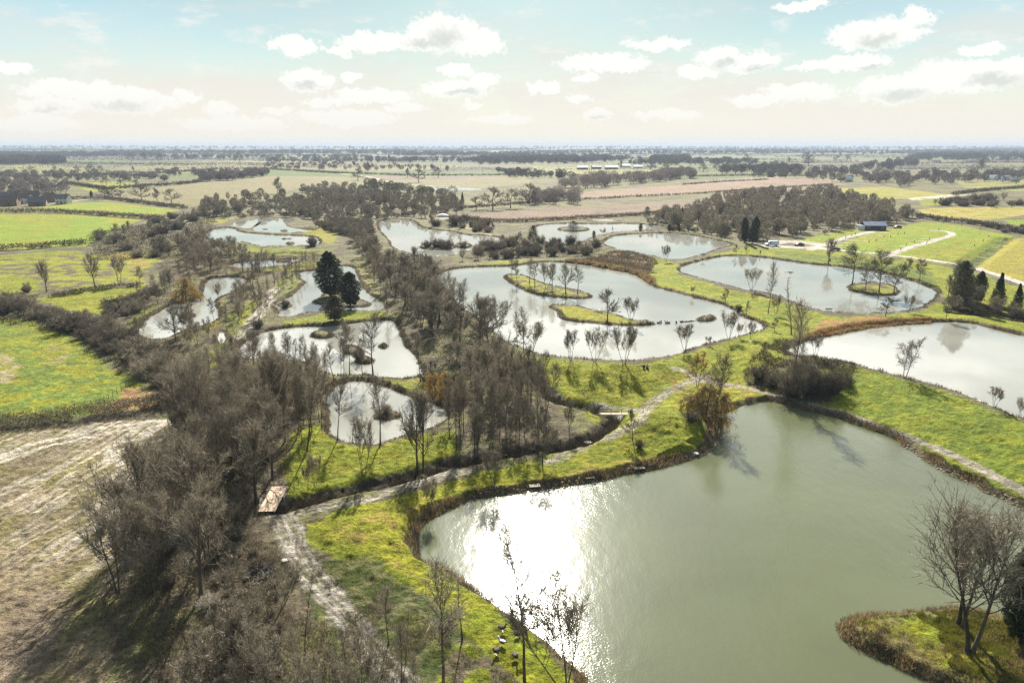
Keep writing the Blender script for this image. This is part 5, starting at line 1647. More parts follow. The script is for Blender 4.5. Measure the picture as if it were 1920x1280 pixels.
for k_, s_ in ((4, 409), (5, 410), (6, 411), (10, 412), (11, 413), (12, 414), (13, 415), (14, 416), (9, 417)):
    fringe(k_, 55 if k_ < 12 else 110, .6, .09, 'brush', 'brown fringe of dead stems round pond number %d counted from the right' % (k_ + 1) if False else ['', '', '', '', 'brown fringe round the upper pond with the lone tree', 'brown fringe round the pond with the bush island', 'brown fringe round the far silvery pond', '', '', 'brown fringe round the upper left ponds', 'brown fringe round the narrow left pond', 'brown fringe round the evergreen pond', 'brown fringe round the four-island pond', 'brown fringe round the oval pond', 'brown fringe round the overgrown left pond'][k_], s_)


def carpet(polys, n, h, w, mat, label, seed, name='undergrowth', clump=.4, zc=.8, upd=.9):
    rng = np.random.default_rng(seed)
    out = []
    W = [[at(a, b, zc) for a, b in poly] for poly in polys]
    for w_ in W:
        xs = [a for a, b in w_]
        ys = [b for a, b in w_]
        m_ = n // len(W)
        X = rng.uniform(min(xs), max(xs), m_ * 2)
        Y = rng.uniform(min(ys), max(ys), m_ * 2)
        wx_ = (fbm(X, Y, 5.0, 3, seed + 7) - .5) * 9
        wy_ = (fbm(X, Y, 5.0, 3, seed + 8) - .5) * 9
        k = inpoly(w_, X + wx_, Y + wy_)
        out.append(np.column_stack([X[k], Y[k]]))
    P = np.concatenate(out)
    z, sd = height(P[:, 0], P[:, 1], True)
    m = (sd > .15) & (fbm(P[:, 0], P[:, 1], 3.0, 3, seed) > clump)
    P, z = P[m], z[m]
    k = len(P)
    hh = h * (.4 + 1.1 * fbm(P[:, 0], P[:, 1], 4.0, 3, seed + 2)) * rng.uniform(.4, 1.2, k)
    P3 = np.column_stack([P, z - .03])
    return stuff_blades(name, label, P3, rng.normal(size=(k, 3)) * .6 + np.array([0, 0, upd]), hh, w, mat, rng)


NEARWOOD = [(320, 790), (420, 750), (530, 800), (535, 880), (495, 935), (500, 1000), (520, 1060), (545, 1130), (640, 1260), (760, 1500), (520, 1650), (300, 1400), (180, 1300), (200, 1130), (262, 1050), (250, 1000), (300, 930), (300, 860)]
carpet([NEARWOOD], 90000, .8, .035, 'brush', 'tangle of dead brown stems on the floor of the near wood', 501, clump=.34)
carpet([NEARWOOD], 45000, .9, .035, 'brush_dark', 'dark bramble patches on the floor of the near wood', 502, clump=.46)
carpet([[(655, 435), (700, 470), (818, 560), (880, 625), (1000, 720), (1030, 780), (1010, 835), (870, 870), (830, 850), (850, 740), (790, 640), (712, 530)]], 60000, .9, .06, 'brush', 'brown undergrowth of the wood between the ponds', 503)
carpet([[(250, 560), (380, 505), (520, 530), (480, 600), (430, 690), (360, 700), (240, 640)], [(380, 690), (600, 690), (600, 780), (510, 830), (380, 780)], [(300, 480), (600, 470), (600, 515), (300, 520)]], 80000, .8, .07, 'brush', 'brown undergrowth around the left ponds', 504)
carpet([[(-60, 560), (90, 585), (230, 615), (350, 690), (340, 765), (215, 690), (100, 620), (-60, 598)], [(160, 440), (400, 400), (400, 480), (180, 490)]], 60000, 1.2, .09, 'brush_dark', 'bramble mass under the diagonal hedge and belt', 505, clump=.3)
carpet([[(1400, 690), (1440, 655), (1540, 665), (1600, 700), (1600, 740), (1500, 760), (1400, 725)], [(1775, 566), (1800, 572), (1930, 585), (1930, 612), (1780, 602)], [(860, 485), (1000, 452), (1130, 458), (1130, 480), (940, 492)]], 50000, .7, .06, 'brush_dark', 'bramble and dead stems under the thickets on the right', 506, clump=.4)
carpet([[(1105, 478), (1180, 470), (1228, 488), (1222, 515), (1200, 518), (1060, 492)]], 14000, .9, .10, 'brush', 'brown scrub patch above the central pond corner', 507, clump=.25, zc=2.2)
carpet([[(1570, 1173), (1603, 1213), (1680, 1245), (1740, 1277), (1830, 1330), (1960, 1370), (2040, 1300), (1990, 1190), (1870, 1156), (1747, 1146), (1600, 1159)]], 20000, .4, .03, 'reed', 'rough straw-brown dead plants covering the near island', 508, clump=.42, zc=.5)
carpet([[(1570, 1173), (1603, 1213), (1680, 1245), (1740, 1277), (1830, 1330), (1960, 1370), (2000, 1330), (1820, 1260), (1700, 1230), (1640, 1165)]], 20000, .45, .03, 'brush_dark', 'darker bramble rim on the lower edge of the near island', 509, clump=.40, zc=.5)
carpet([[(1700, 1150), (1870, 1156), (1990, 1190), (2030, 1300), (1900, 1320), (1760, 1240)]], 60000, .28, .03, 'tuft', 'green grass tufts on the near island', 510, name='grass_tufts', clump=.35, zc=.5)
carpet([[(570, 1010), (680, 1040), (800, 1110), (880, 1180), (1000, 1230), (1080, 1290), (1000, 1500), (800, 1400), (700, 1200)]], 70000, .30, .024, 'tuft', 'grass tufts on the slope left of the big pond', 511, name='grass_tufts', clump=.42)
carpet([[(580, 1060), (800, 1130), (900, 1240), (960, 1400), (800, 1400), (640, 1150)]], 50000, .38, .026, 'brush', 'dead grass and stems on the shaded slope', 512, name='dead_grass', clump=.5)
carpet([[(540, 820), (860, 800), (850, 870), (700, 900), (530, 945)], [(1040, 690), (1270, 700), (1200, 780), (1090, 760)], [(600, 960), (900, 880), (1300, 780), (1320, 840), (1060, 905), (860, 930), (780, 1000), (640, 1010)]], 80000, .20, .035, 'tuft', 'short grass tufts on the lawns round the drains', 513, name='grass_tufts', clump=.45)
# brambles in the drains
for di, (seed, nn) in enumerate(((521, 26000),)):
    rng = np.random.default_rng(seed)
    pts = np.array(along(DITCH[0][0], .5))
    k = rng.integers(0, len(pts), nn)
    P = pts[k] + rng.normal(size=(nn, 2)) * .75
    z, _ = height(P[:, 0], P[:, 1], True)
    m = fbm(P[:, 0], P[:, 1], 3.5, 3, 5) > .40
    P3 = np.column_stack([P[m], z[m] - .03])
    stuff_blades('brambles', 'black-brown brambles filling the drain', P3, rng.normal(size=P3.shape) * .6 + np.array([0, 0, .8]), rng.uniform(.3, 1.0, len(P3)), .04, 'brush_dark', rng)


# ------------------------------------------------------------------ far woods and hedgerows
def far_mass(polys, label, seed, n, h, mat='far_wood', name='distant_woodland', zc=1.5, cap=420, rr=(.36, .62)):
    """a far wood: whole small trees (stem and twiggy crown) gathered in one mesh"""
    rng = np.random.default_rng(seed)
    T = Tubes()
    CO = []
    TR = []
    nn = 0
    for poly in polys:
        W = [at(a, b, zc) for a, b in poly]
        xs = [a for a, b in W]
        ys = [b for a, b in W]
        X = rng.uniform(min(xs), max(xs), n * 6)
        Y = rng.uniform(min(ys), max(ys), n * 6)
        k = np.where(inpoly(W, X, Y))[0][:n]
        X, Y = X[k], Y[k]
        if len(X) == 0:
            continue
        Z, _ = height(X, Y, False)
        for x, y, z in zip(X, Y, Z):
            D = math.hypot(x, y)
            hh = h * rng.uniform(.65, 1.2)
            r = hh * rng.uniform(*rr)
            wd = max(.12, D * .00045)
            ln = max(1.0, wd * 3.0)
            m = int(min(cap, max(50, 2.4 * hh * r * 2 / (wd * ln))))
            v = unit(rng.normal(size=(m, 3))) * rng.uniform(.3, 1, (m, 1)) ** .5
            P = np.column_stack([x + v[:, 0] * r, y + v[:, 1] * r, z + hh * .55 + v[:, 2] * hh * .42])
            dv = v * np.array([1, 1, .7]) + np.array([0, 0, .35]) + rng.normal(size=v.shape) * .4
            co, q = blades(P - dv * ln * .5, dv, ln, wd, rng)
            CO.append(co)
            TR.append(q + nn)
            nn += len(co)
            sw = hh * .02 + .1
            co = np.array([[x - sw, y, z - .3], [x + sw, y, z - .3], [x, y + sw, z - .3], [x, y, z + hh * .7]])
            CO.append(co)
            TR.append(np.array([[0, 1, 3], [1, 2, 3], [2, 0, 3]]) + nn)
            nn += 4
    o = link(name, mesh_from(name, np.concatenate(CO), np.concatenate(TR), M[mat]))
    tag(o, label, None, None, 'stuff')


far_mass([[(-80, 345), (40, 340), (120, 345), (130, 362), (60, 372), (-80, 372)]], 'dark brown trees massed round the village on the left', 601, 95, 9, 'twig_purple')
far_mass([[(-80, 328), (80, 326), (200, 328), (300, 334), (330, 340), (200, 342), (60, 340), (-80, 336)]], 'purplish tree belt behind the village', 602, 110, 9, 'twig_purple')
far_mass([[(375, 333), (500, 324), (502, 330), (440, 338), (378, 343)]], 'regular dark plantation beside the big tan field', 603, 110, 11, 'twig_purple')
far_mass([[(290, 320), (370, 318), (375, 330), (300, 332)]], 'loose trees left of the regular plantation', 604, 22, 9, 'twig_purple')
far_mass([[(480, 312), (600, 306), (760, 312), (850, 318), (840, 322), (700, 320), (500, 318)]], 'belt of hazy trees across the middle fields', 605, 80, 9)
far_mass([[(690, 345), (740, 352), (800, 360), (860, 368), (790, 372), (700, 372), (680, 360)]], 'dark pines and birches in the middle wood', 606, 46, 9, 'needle_grey')
far_mass([[(1040, 352), (1100, 340), (1180, 336), (1300, 324), (1300, 334), (1200, 344), (1100, 354)]], 'dark hazy tree belt above the ploughed strips', 607, 130, 13, 'twig_purple')
far_mass([[(930, 322), (1060, 330), (1080, 336), (960, 334)]], 'hazy tree belt left of the ploughed strips', 608, 46, 10)
far_mass([[(980, 378), (1000, 384), (1090, 384), (1096, 374), (1040, 366), (990, 368)]], 'dome-shaped dark grove at the left end of the ploughed field', 609, 44, 10, 'twig_purple')
far_mass([[(590, 380), (650, 370), (700, 350), (620, 345), (560, 355)]], 'brown scrub trees by the far pools', 610, 60, 6, 'twig')
far_mass([[(1380, 332), (1470, 322), (1480, 318), (1560, 320), (1640, 328), (1800, 330), (1930, 322), (1930, 336), (1800, 346), (1700, 352), (1620, 348), (1500, 333)]], 'wide dark tree belt beyond the right fields', 611, 200, 11, 'twig_purple')
far_mass([[(1590, 320), (1640, 306), (1720, 300), (1720, 314), (1640, 322)], [(1350, 318), (1420, 316), (1500, 318), (1500, 326), (1350, 326)]], 'blue hazy woods on the right', 612, 90, 14)
far_mass([[(1700, 296), (1760, 291), (1930, 294), (1930, 303), (1720, 303)]], 'large hazy wood on the right skyline', 613, 200, 20)
far_mass([[(-80, 292), (300, 291), (300, 296), (-80, 297)], [(200, 288), (760, 286), (760, 291), (200, 292)], [(-80, 302), (120, 303), (120, 308), (-80, 310)]], 'hazy blue woods along the left skyline', 614, 420, 20)
far_mass([[(740, 289), (1000, 290), (1000, 295), (740, 294)], [(900, 300), (1060, 296), (1200, 300), (1060, 308), (900, 309)], [(1000, 287), (1500, 286), (1500, 290), (1000, 291)]], 'hazy blue woods along the middle skyline', 615, 330, 18)
far_mass([[(1500, 286), (1930, 287), (1930, 292), (1500, 292)], [(1220, 300), (1290, 298), (1290, 304), (1220, 305)]], 'thin hazy woods near the right skyline', 616, 200, 17)
far_mass([[(-200, 279.5), (2100, 279.5), (2100, 284.5), (-200, 284.5)]], 'farthest tree line merging into the haze', 617, 900, 18)

far_mass([[(380, 412), (380, 385), (450, 368), (560, 370), (640, 362), (720, 368), (860, 374), (872, 400), (830, 408), (760, 408), (700, 408), (650, 412), (640, 420), (590, 425), (560, 405), (470, 400)]],
         'bare brown wood beyond the silvery pond', 618, 240, 8.5, 'twig', name='bare_woodland', cap=900, rr=(.22, .42))
far_mass([[(1215, 420), (1260, 398), (1330, 385), (1380, 368), (1460, 362), (1560, 360), (1640, 380), (1715, 404), (1715, 412), (1640, 422), (1560, 432), (1480, 446), (1420, 458), (1340, 446), (1270, 430)]],
         'bare brown wood behind the blue-roofed shed', 619, 420, 9, 'twig', name='bare_woodland', cap=900, rr=(.22, .42))

far_mass([[(380, 412), (400, 390), (560, 372), (720, 368), (860, 376), (872, 400), (760, 408), (640, 418), (560, 405)], [(590, 425), (640, 415), (690, 420), (700, 440), (650, 440)]],
         'low brown scrub under the wood beyond the silvery pond', 620, 260, 3.6, 'twig_dark', name='scrub', cap=300, rr=(.5, .9))
far_mass([[(1215, 422), (1330, 395), (1500, 372), (1640, 385), (1715, 410), (1600, 430), (1420, 456), (1290, 440)]],
         'low brown scrub under the wood behind the shed', 621, 260, 3.6, 'twig_dark', name='scrub', cap=300, rr=(.5, .9))
far_mass([[(300, 296), (700, 294), (700, 299), (300, 300)], [(1180, 306), (1420, 303), (1420, 308), (1180, 310)], [(500, 302), (900, 301), (900, 305), (500, 306)]], 'loose bluish tree belts across the far plain', 622, 120, 15)

# single trees in the far hedgerows
rng_ = np.random.default_rng(88)
HT = [(266, 377, 348), (295, 378, 354), (322, 382, 355), (197, 373, 351), (211, 372, 352), (227, 373, 358), (200, 347, 333), (226, 349, 337), (256, 352, 338), (60, 322, 312), (104, 324, 312), (145, 324, 312), (168, 325, 308),
      (190, 324, 312), (250, 322, 313), (247, 303, 288), (270, 303, 287), (297, 303, 291), (352, 301, 289), (450, 305, 287), (785, 342, 318), (764, 333, 317), (822, 333, 316), (690, 326, 306), (671, 338, 317), (520, 363, 334),
      (924, 392, 352), (957, 390, 355), (893, 394, 370), (992, 382, 345), (1250, 325, 302), (1163, 316, 302), (1220, 318, 300), (1318, 322, 306), (1343, 319, 304), (1453, 320, 302), (1516, 312, 293), (1512, 304, 287), (1480, 306, 296),
      (1568, 304, 292), (1588, 303, 291), (1840, 318, 299), (1835, 318, 300), (1748, 335, 315), (1905, 345, 325), (1880, 342, 326), (730, 308, 292), (865, 307, 298), (1045, 308, 296), (1110, 303, 291), (1290, 300, 290), (1400, 300, 290)]
for px, py, top in HT:
    tree_px('spread_dark' if rng_.random() < .7 else 'purple', px, py, top - 1.5, 'single bare tree standing in a far hedgerow', 'hedgerow trees in the far fields', single=True, wide=1.3)
# hedges of the far patchwork
for i in range(150):
    py = 283.5 + 40 * (rng_.random() ** 1.6)
    x0 = rng_.uniform(-150, 1950)
    ln = rng_.uniform(90, 420)
    sl_ = rng_.uniform(-.012, .012)
    if 330 < x0 < 700 and py > 318:
        continue
    pl = [(x0 + ln * t, py + sl_ * ln * t) for t in (0, .33, .66, 1)]
    W = np.array(along([at(a, b, 2.0) for a, b in pl], 4.0))
    D = float(np.mean(np.hypot(W[:, 0], W[:, 1])))
    wd = max(.2, D * .0005)
    n = min(2600, len(W) * 3)
    k = rng_.integers(0, len(W), n)
    P = np.column_stack([W[k] + rng_.normal(size=(n, 2)) * 1.0, np.zeros(n)])
    z, _ = height(P[:, 0], P[:, 1], False)
    P[:, 2] = z + rng_.uniform(0, 3.0, n)
    co, q = blades(P, rng_.normal(size=P.shape) * np.array([1, 1, .4]) + np.array([0, 0, .5]), wd * 3.5, wd, rng_)
    tag(link('hedge', mesh_from('hedge', co, q, M['far_wood'])), 'thin dark hedge line dividing far hazy fields', 'hedge', 'hedges dividing the far hazy fields')

# ------------------------------------------------------------------ built things
def plain(name, col, rough=.6, var=.12, scale=2.0, metal=0.0):
    m = bpy.data.materials.new(name)
    m.use_nodes = True
    t = NT(m.node_tree)
    co = t.new('ShaderNodeTexCoord').outputs['Object']
    n = t.noise(co, scale, 4, .6)
    c = t.mix(t.ramp(n, .3, .7), tuple(x * (1 - var) for x in col) + (1,), tuple(min(1, x * (1 + var)) for x in col) + (1,))
    p = t.new('ShaderNodeBsdfPrincipled', {'Base Color': c, 'Roughness': rough, 'Metallic': metal})
    t.new('ShaderNodeOutputMaterial', {'Surface': p.outputs[0]})
    return m


def ribbed(name, col, axis='X', scale=6.0, rough=.45, dark=.75):
    m = bpy.data.materials.new(name)
    m.use_nodes = True
    t = NT(m.node_tree)
    co = t.new('ShaderNodeTexCoord').outputs['Object']
    wv = t.new('ShaderNodeTexWave', {'Vector': co, 'Scale': scale, 'Distortion': .4, 'Detail': 2.0}, bands_direction=axis)
    n = t.noise(co, 1.3, 3, .6)
    f = t.math('ADD', t.math('MULTIPLY', wv.outputs[1], .5), t.math('MULTIPLY', n, .6))
    c = t.mix(f, tuple(x * dark for x in col) + (1,), tuple(min(1, x * 1.15) for x in col) + (1,))
    b = t.new('ShaderNodeBump', {'Height': wv.outputs[1], 'Strength': .5, 'Distance': .05})
    p = t.new('ShaderNodeBsdfPrincipled', {'Base Color': c, 'Roughness': rough, 'Normal': b.outputs[0]})
    t.new('ShaderNodeOutputMaterial', {'Surface': p.outputs[0]})
    return m


B = {
    'deck': ribbed('pinkish_plywood', (0.46, 0.33, 0.22), 'Y', 2.0, .7, .85),
    'plank': ribbed('grey_plank', (0.34, 0.27, 0.19), 'X', 5.0, .7, .7),
    'timber': ribbed('dark_timber', (0.085, 0.062, 0.048), 'X', 6.0, .7, .6),
    'beam': plain('weathered_beam', (0.24, 0.20, 0.15), .8, .25),
    'roof_blue': ribbed('blue_grey_sheet', (0.15, 0.20, 0.32), 'X', 3.0, .35, .8),
    'white': plain('white_boarding', (0.66, 0.70, 0.74), .5, .08),
    'brick': ribbed('brown_brick', (0.22, 0.135, 0.095), 'Z', 8.0, .8, .8),
    'render': plain('cream_render', (0.62, 0.58, 0.50), .8, .1),
    'tile': ribbed('brown_tile', (0.15, 0.10, 0.08), 'Z', 8.0, .7, .75),
    'slate': ribbed('grey_slate', (0.13, 0.13, 0.145), 'Z', 8.0, .5, .8),
    'glass': plain('window_glass', (0.03, 0.04, 0.05), .08, .2),
    'van': plain('white_van_paint', (0.62, 0.70, 0.78), .25, .04),
    'car_dark': plain('dark_car_paint', (0.030, 0.030, 0.055), .25, .1),
    'car_blue': plain('blue_car_paint', (0.030, 0.060, 0.120), .25, .1),
    'car_black': plain('black_car_paint', (0.028, 0.028, 0.028), .3, .1),
    'tyre': plain('tyre_rubber', (0.02, 0.02, 0.02), .9, .1),
    'rim': plain('wheel_metal', (0.4, 0.4, 0.4), .35, .1, metal=.8),
    'lamp': plain('headlight_glass', (0.7, 0.7, 0.68), .15, .05),
    'red': plain('tail_light', (0.35, 0.02, 0.02), .2, .05),
    'rubber': plain('black_plastic', (0.03, 0.03, 0.03), .6, .1),
    'skin': plain('skin', (0.48, 0.30, 0.22), .6, .06),
    'hair': plain('dark_hair', (0.04, 0.028, 0.02), .7, .2),
    'cloth_black': plain('black_jacket_cloth', (0.020, 0.020, 0.024), .9, .2),
    'cloth_grey': plain('grey_jacket_cloth', (0.30, 0.30, 0.33), .9, .15),
    'cloth_navy': plain('dark_trouser_cloth', (0.03, 0.035, 0.055), .9, .2),
    'feather': plain('dark_feather', (0.045, 0.038, 0.032), .8, .3),
    'feather_w': plain('white_feather', (0.70, 0.70, 0.68), .8, .05),
    'bill': plain('bird_bill', (0.35, 0.22, 0.05), .5, .1),
    'ash': plain('burnt_ash', (0.022, 0.020, 0.018), .95, .4),
    'stone': plain('pale_stone', (0.44, 0.41, 0.36), .9, .2),
    'post': plain('dark_post', (0.07, 0.055, 0.04), .85, .25),
    'steel': plain('galvanised_steel', (0.35, 0.37, 0.38), .5, .1),
    'canvas': plain('white_canvas', (0.74, 0.72, 0.68), .8, .05),
}


class MB:
    def __init__(s):
        s.bm = bmesh.new()

    def box(s, cx, cy, cz, sx, sy, sz, bev=0.0, rz=0.0):
        r = bmesh.ops.create_cube(s.bm, size=1.0)
        vs = r['verts']
        bmesh.ops.scale(s.bm, vec=(sx, sy, sz), verts=vs)
        if bev > 0:
            es = list({e for v in vs for e in v.link_edges})
            rr = bmesh.ops.bevel(s.bm, geom=es, offset=bev, segments=2, affect='EDGES')
            vs = rr['verts'] if rr['verts'] else vs
            vs = list({v for f in rr['faces'] for v in f.verts} | {v for v in vs if v.is_valid})
        if rz:
            bmesh.ops.rotate(s.bm, cent=(0, 0, 0), matrix=Matrix.Rotation(rz, 3, 'Z'), verts=vs)
        bmesh.ops.translate(s.bm, vec=(cx, cy, cz), verts=vs)
        return s

    def cyl(s, a, b, r1, r2=None, n=10):
        a, b = Vector(a), Vector(b)
        d = b - a
        rot = d.to_track_quat('Z', 'Y').to_matrix().to_4x4()
        bmesh.ops.create_cone(s.bm, cap_ends=True, segments=n, radius1=r1, radius2=r1 if r2 is None else r2, depth=d.length,
                              matrix=Matrix.Translation((a + b) / 2) @ rot)
        return s

    def ball(s, c, r, sc=(1, 1, 1), sub=2):
        m = Matrix.Translation(Vector(c)) @ Matrix.Diagonal((*sc, 1))
        bmesh.ops.create_icosphere(s.bm, subdivisions=sub, radius=r, matrix=m)
        return s

    def prism(s, prof, y0, y1, inset=None):
        """profile in x/z swept over y"""
        a = [s.bm.verts.new((x, y0, z)) for x, z in prof]
        b = [s.bm.verts.new((x, y1, z)) for x, z in prof]
        n = len(prof)
        s.bm.faces.new(a)
        s.bm.faces.new(b[::-1])
        for i in range(n):
            s.bm.faces.new((a[i], b[i], b[(i + 1) % n], a[(i + 1) % n]))
        return s

    def build(s, name, mat, parent=None, smooth=False):
        bmesh.ops.recalc_face_normals(s.bm, faces=s.bm.faces)
        me = bpy.data.meshes.new(name)
        s.bm.to_mesh(me)
        s.bm.free()
        me.materials.append(B[mat])
        if smooth:
            me.polygons.foreach_set('use_smooth', np.ones(len(me.polygons), bool))
        return link(name, me, parent)


def empty(name, px, py, rz, label, cat, group=None, dz=0.0, z=None):
    if z is None:
        x, y, zz = ground_at(px, py)
    else:
        x, y = at(px, py, z)
        zz = z
    o = bpy.data.objects.new(name, None)
    COL.objects.link(o)
    o.empty_display_size = .5
    o.location = (x, y, zz + dz)
    o.rotation_euler = (0, 0, rz)
    tag(o, label, cat, group)
    return o


# the deck over the drain, planks running across
o = empty('wooden_bridge', 513, 935, radians(4), 'pinkish wooden deck bridge crossing the drain on the muddy track', 'bridge', z=.95)
m = MB()
for i in range(14):
    m.box(0, -3.3 + i * .5, .08, 2.1, .47, .07)
m.build('deck', 'deck', o)
for sx in (-.85, .85):
    MB().box(sx, -.05, -.06, .16, 6.9, .2).build('beam', 'beam', o)
# footbridge with a rail over the drain bend
o = empty('footbridge', 1166, 777, radians(-1), 'narrow wooden footbridge with one handrail over the drain bend', 'bridge', z=1.45)
MB().box(0, 0, .1, 7.4, .9, .1).build('deck', 'plank', o)
r_ = MB()
r_.box(0, .42, .98, 7.4, .07, .07)
r_.box(0, .42, .60, 7.4, .05, .07)
r_.build('handrail', 'beam', o)
for k in range(5):
    MB().box(-3.6 + k * 1.8, .49, .5, .09, .07, 1.05).build('post', 'beam', o)

# angling platforms of the near pond, deck on four legs
PLAT = [(1002, 914, .15, 'lowest wooden angling platform, leftmost on the near pond shore'), (1104, 898, .18, 'wooden angling platform, second from the left on the near pond shore'),
        (1197, 880, .22, 'wooden angling platform, third from the left on the near pond shore'), (1277, 858, .28, 'wooden angling platform, rightmost before the stony corner')]
for px, py, rz, lab in PLAT:
    o = empty('angling_platform', px, py, rz, lab, 'platform', 'angling platforms on the near pond', z=0)
    MB().box(0, 0, .42, 1.5, 1.3, .07, .01).build('deck', 'plank', o)
    for sx in (-.65, .65):
        for sy in (-.55, .55):
            MB().box(sx, sy, .05, .1, .1, .68).build('leg', 'beam', o)
for px, py, lab in ((1345, 645, 'small wooden platform on the near shore of the central pond, right of the bench'), (1610, 690, 'small platform at the left end of the right pond bank'), (1752, 727, 'small platform in the middle of the right pond bank'),
                    (1833, 757, 'small platform near the right end of the right pond bank'), (1500, 577, 'small platform on the near shore of the alder-island pond')):
    o = empty('angling_platform', px, py, .3, lab, 'platform')
    MB().box(0, 0, .12, 1.3, 1.1, .07, .01).build('deck', 'plank', o)
    for sx in (-.5, .5):
        MB().box(sx, .2, -.2, .1, .1, .56).build('leg', 'beam', o)

# bench / frame with sapling
o = empty('wooden_bench', 1331, 645, radians(15), 'dark wooden bench on the near shore of the central pond', 'bench')
MB().box(0, 0, .45, 1.7, .45, .06).build('seat', 'timber', o)
MB().box(0, .24, .75, 1.7, .05, .42).build('backrest', 'timber', o)
for sx in (-.75, .75):
    MB().box(sx, .02, .21, .08, .42, .42).build('leg', 'timber', o)
o = empty('notice_board', 1553, 588, radians(-4), 'pale notice board on two posts on the dike shore', 'sign')
MB().box(0, 0, 1.15, 1.9, .06, .9).build('board', 'white', o)
for sx in (-.8, .8):
    MB().box(sx, .06, .55, .1, .06, 1.2).build('post', 'beam', o)


# ------------------------------------------------------------------ vehicles
def vehicle(px, py, rz, L, prof, glass, Wd, paint, label, cat, name, wheel_r=.33, ax=(.2, .8)):
    o = empty(name, px, py, rz, label, cat, dz=.05)
    bd = MB()
    bd.prism([(x * L - L / 2, z) for x, z in prof], -Wd / 2, Wd / 2)
    bmesh.ops.bevel(bd.bm, geom=list(bd.bm.edges), offset=.05, segments=2, affect='EDGES')
    bd.build('body', paint, o, True)
    for i, g in enumerate(glass):
        if len(g) == 2:      # windscreen / rear window between two profile points
            (x0, z0), (x1, z1) = g
            q = MB()
            a = Vector((x0 * L - L / 2, 0, z0))
            b = Vector((x1 * L - L / 2, 0, z1))
            nrm = Vector((-(b.z - a.z), 0, b.x - a.x)).normalized() * .012
            if nrm.z < 0:
                nrm = -nrm
            vs = [q.bm.verts.new((p.x + nrm.x * k, y, p.z + nrm.z * k)) for k in (0, 1) for p, y in ((a, -Wd * .42), (a, Wd * .42), (b, Wd * .40), (b, -Wd * .40))]
            bmesh.ops.convex_hull(q.bm, input=vs)
            q.build('windscreen' if i == 0 else 'rear_window', 'glass', o)
        else:
            for sy in (-1, 1):
                q = MB()
                q.prism([(x * L - L / 2, z) for x, z in g], sy * (Wd / 2 - .02), sy * (Wd / 2 + .012))
                q.build('side_window', 'glass', o)
    for f in ax:
        for sy in (-1, 1):
            x = f * L - L / 2
            wq = MB().cyl((x, sy * (Wd / 2 - .18), wheel_r), (x, sy * (Wd / 2 + .02), wheel_r), wheel_r, n=18).build('wheel', 'tyre', o)
            rim = MB().cyl((x, sy * (Wd / 2 + .02), wheel_r), (x, sy * (Wd / 2 + .035), wheel_r), wheel_r * .6, n=14)
            rim.build('rim', 'rim', wq)
    for sy in (-1, 1):
        MB().box(-L / 2 + .02, sy * Wd * .36, .68, .06, .28, .16, .01).build('headlight', 'lamp', o)
        MB().box(L / 2 - .02, sy * Wd * .40, .78, .06, .16, .24, .01).build('tail_light', 'red', o)
    MB().box(-L / 2 - .02, 0, .38, .1, Wd * .96, .2, .03).build('bumper', 'rubber', o)
    return o


vanp = [(0, .35), (0, .95), (.04, 1.08), (.16, 1.22), (.25, 1.95), (.30, 2.2), (.97, 2.25), (1, 2.1), (1, .35)]
vehicle(1447, 461, radians(2), 5.9, vanp, [[(.165, 1.25), (.25, 1.93)], [(.20, 1.3), (.255, 1.85), (.38, 1.85), (.38, 1.3)]], 2.0, 'van', 'white-blue delivery van at the left end of the car park', 'van', 'parked_van', .36, (.16, .80))
carp = [(0, .3), (0, .72), (.05, .80), (.26, .92), (.40, 1.38), (.66, 1.45), (.88, 1.12), (1, 1.0), (1, .3)]
carg = [[(.28, .94), (.40, 1.36)], [(.68, 1.44), (.86, 1.14)], [(.31, .95), (.41, 1.32), (.65, 1.38), (.80, 1.12), (.80, .98)]]
vehicle(1498, 461, radians(4), 4.5, carp, carg, 1.8, 'car_dark', 'dark purple-black car parked in the middle of the car park', 'car', 'parked_car')
vehicle(1565, 470, radians(-8), 4.4, carp, carg, 1.8, 'car_blue', 'dark blue car on the road beside the twin-stemmed tree', 'car', 'parked_car')
vehicle(1682, 428, radians(5), 4.6, carp, carg, 1.85, 'car_black', 'black car parked on the grass right of the blue-roofed shed', 'car', 'parked_car')


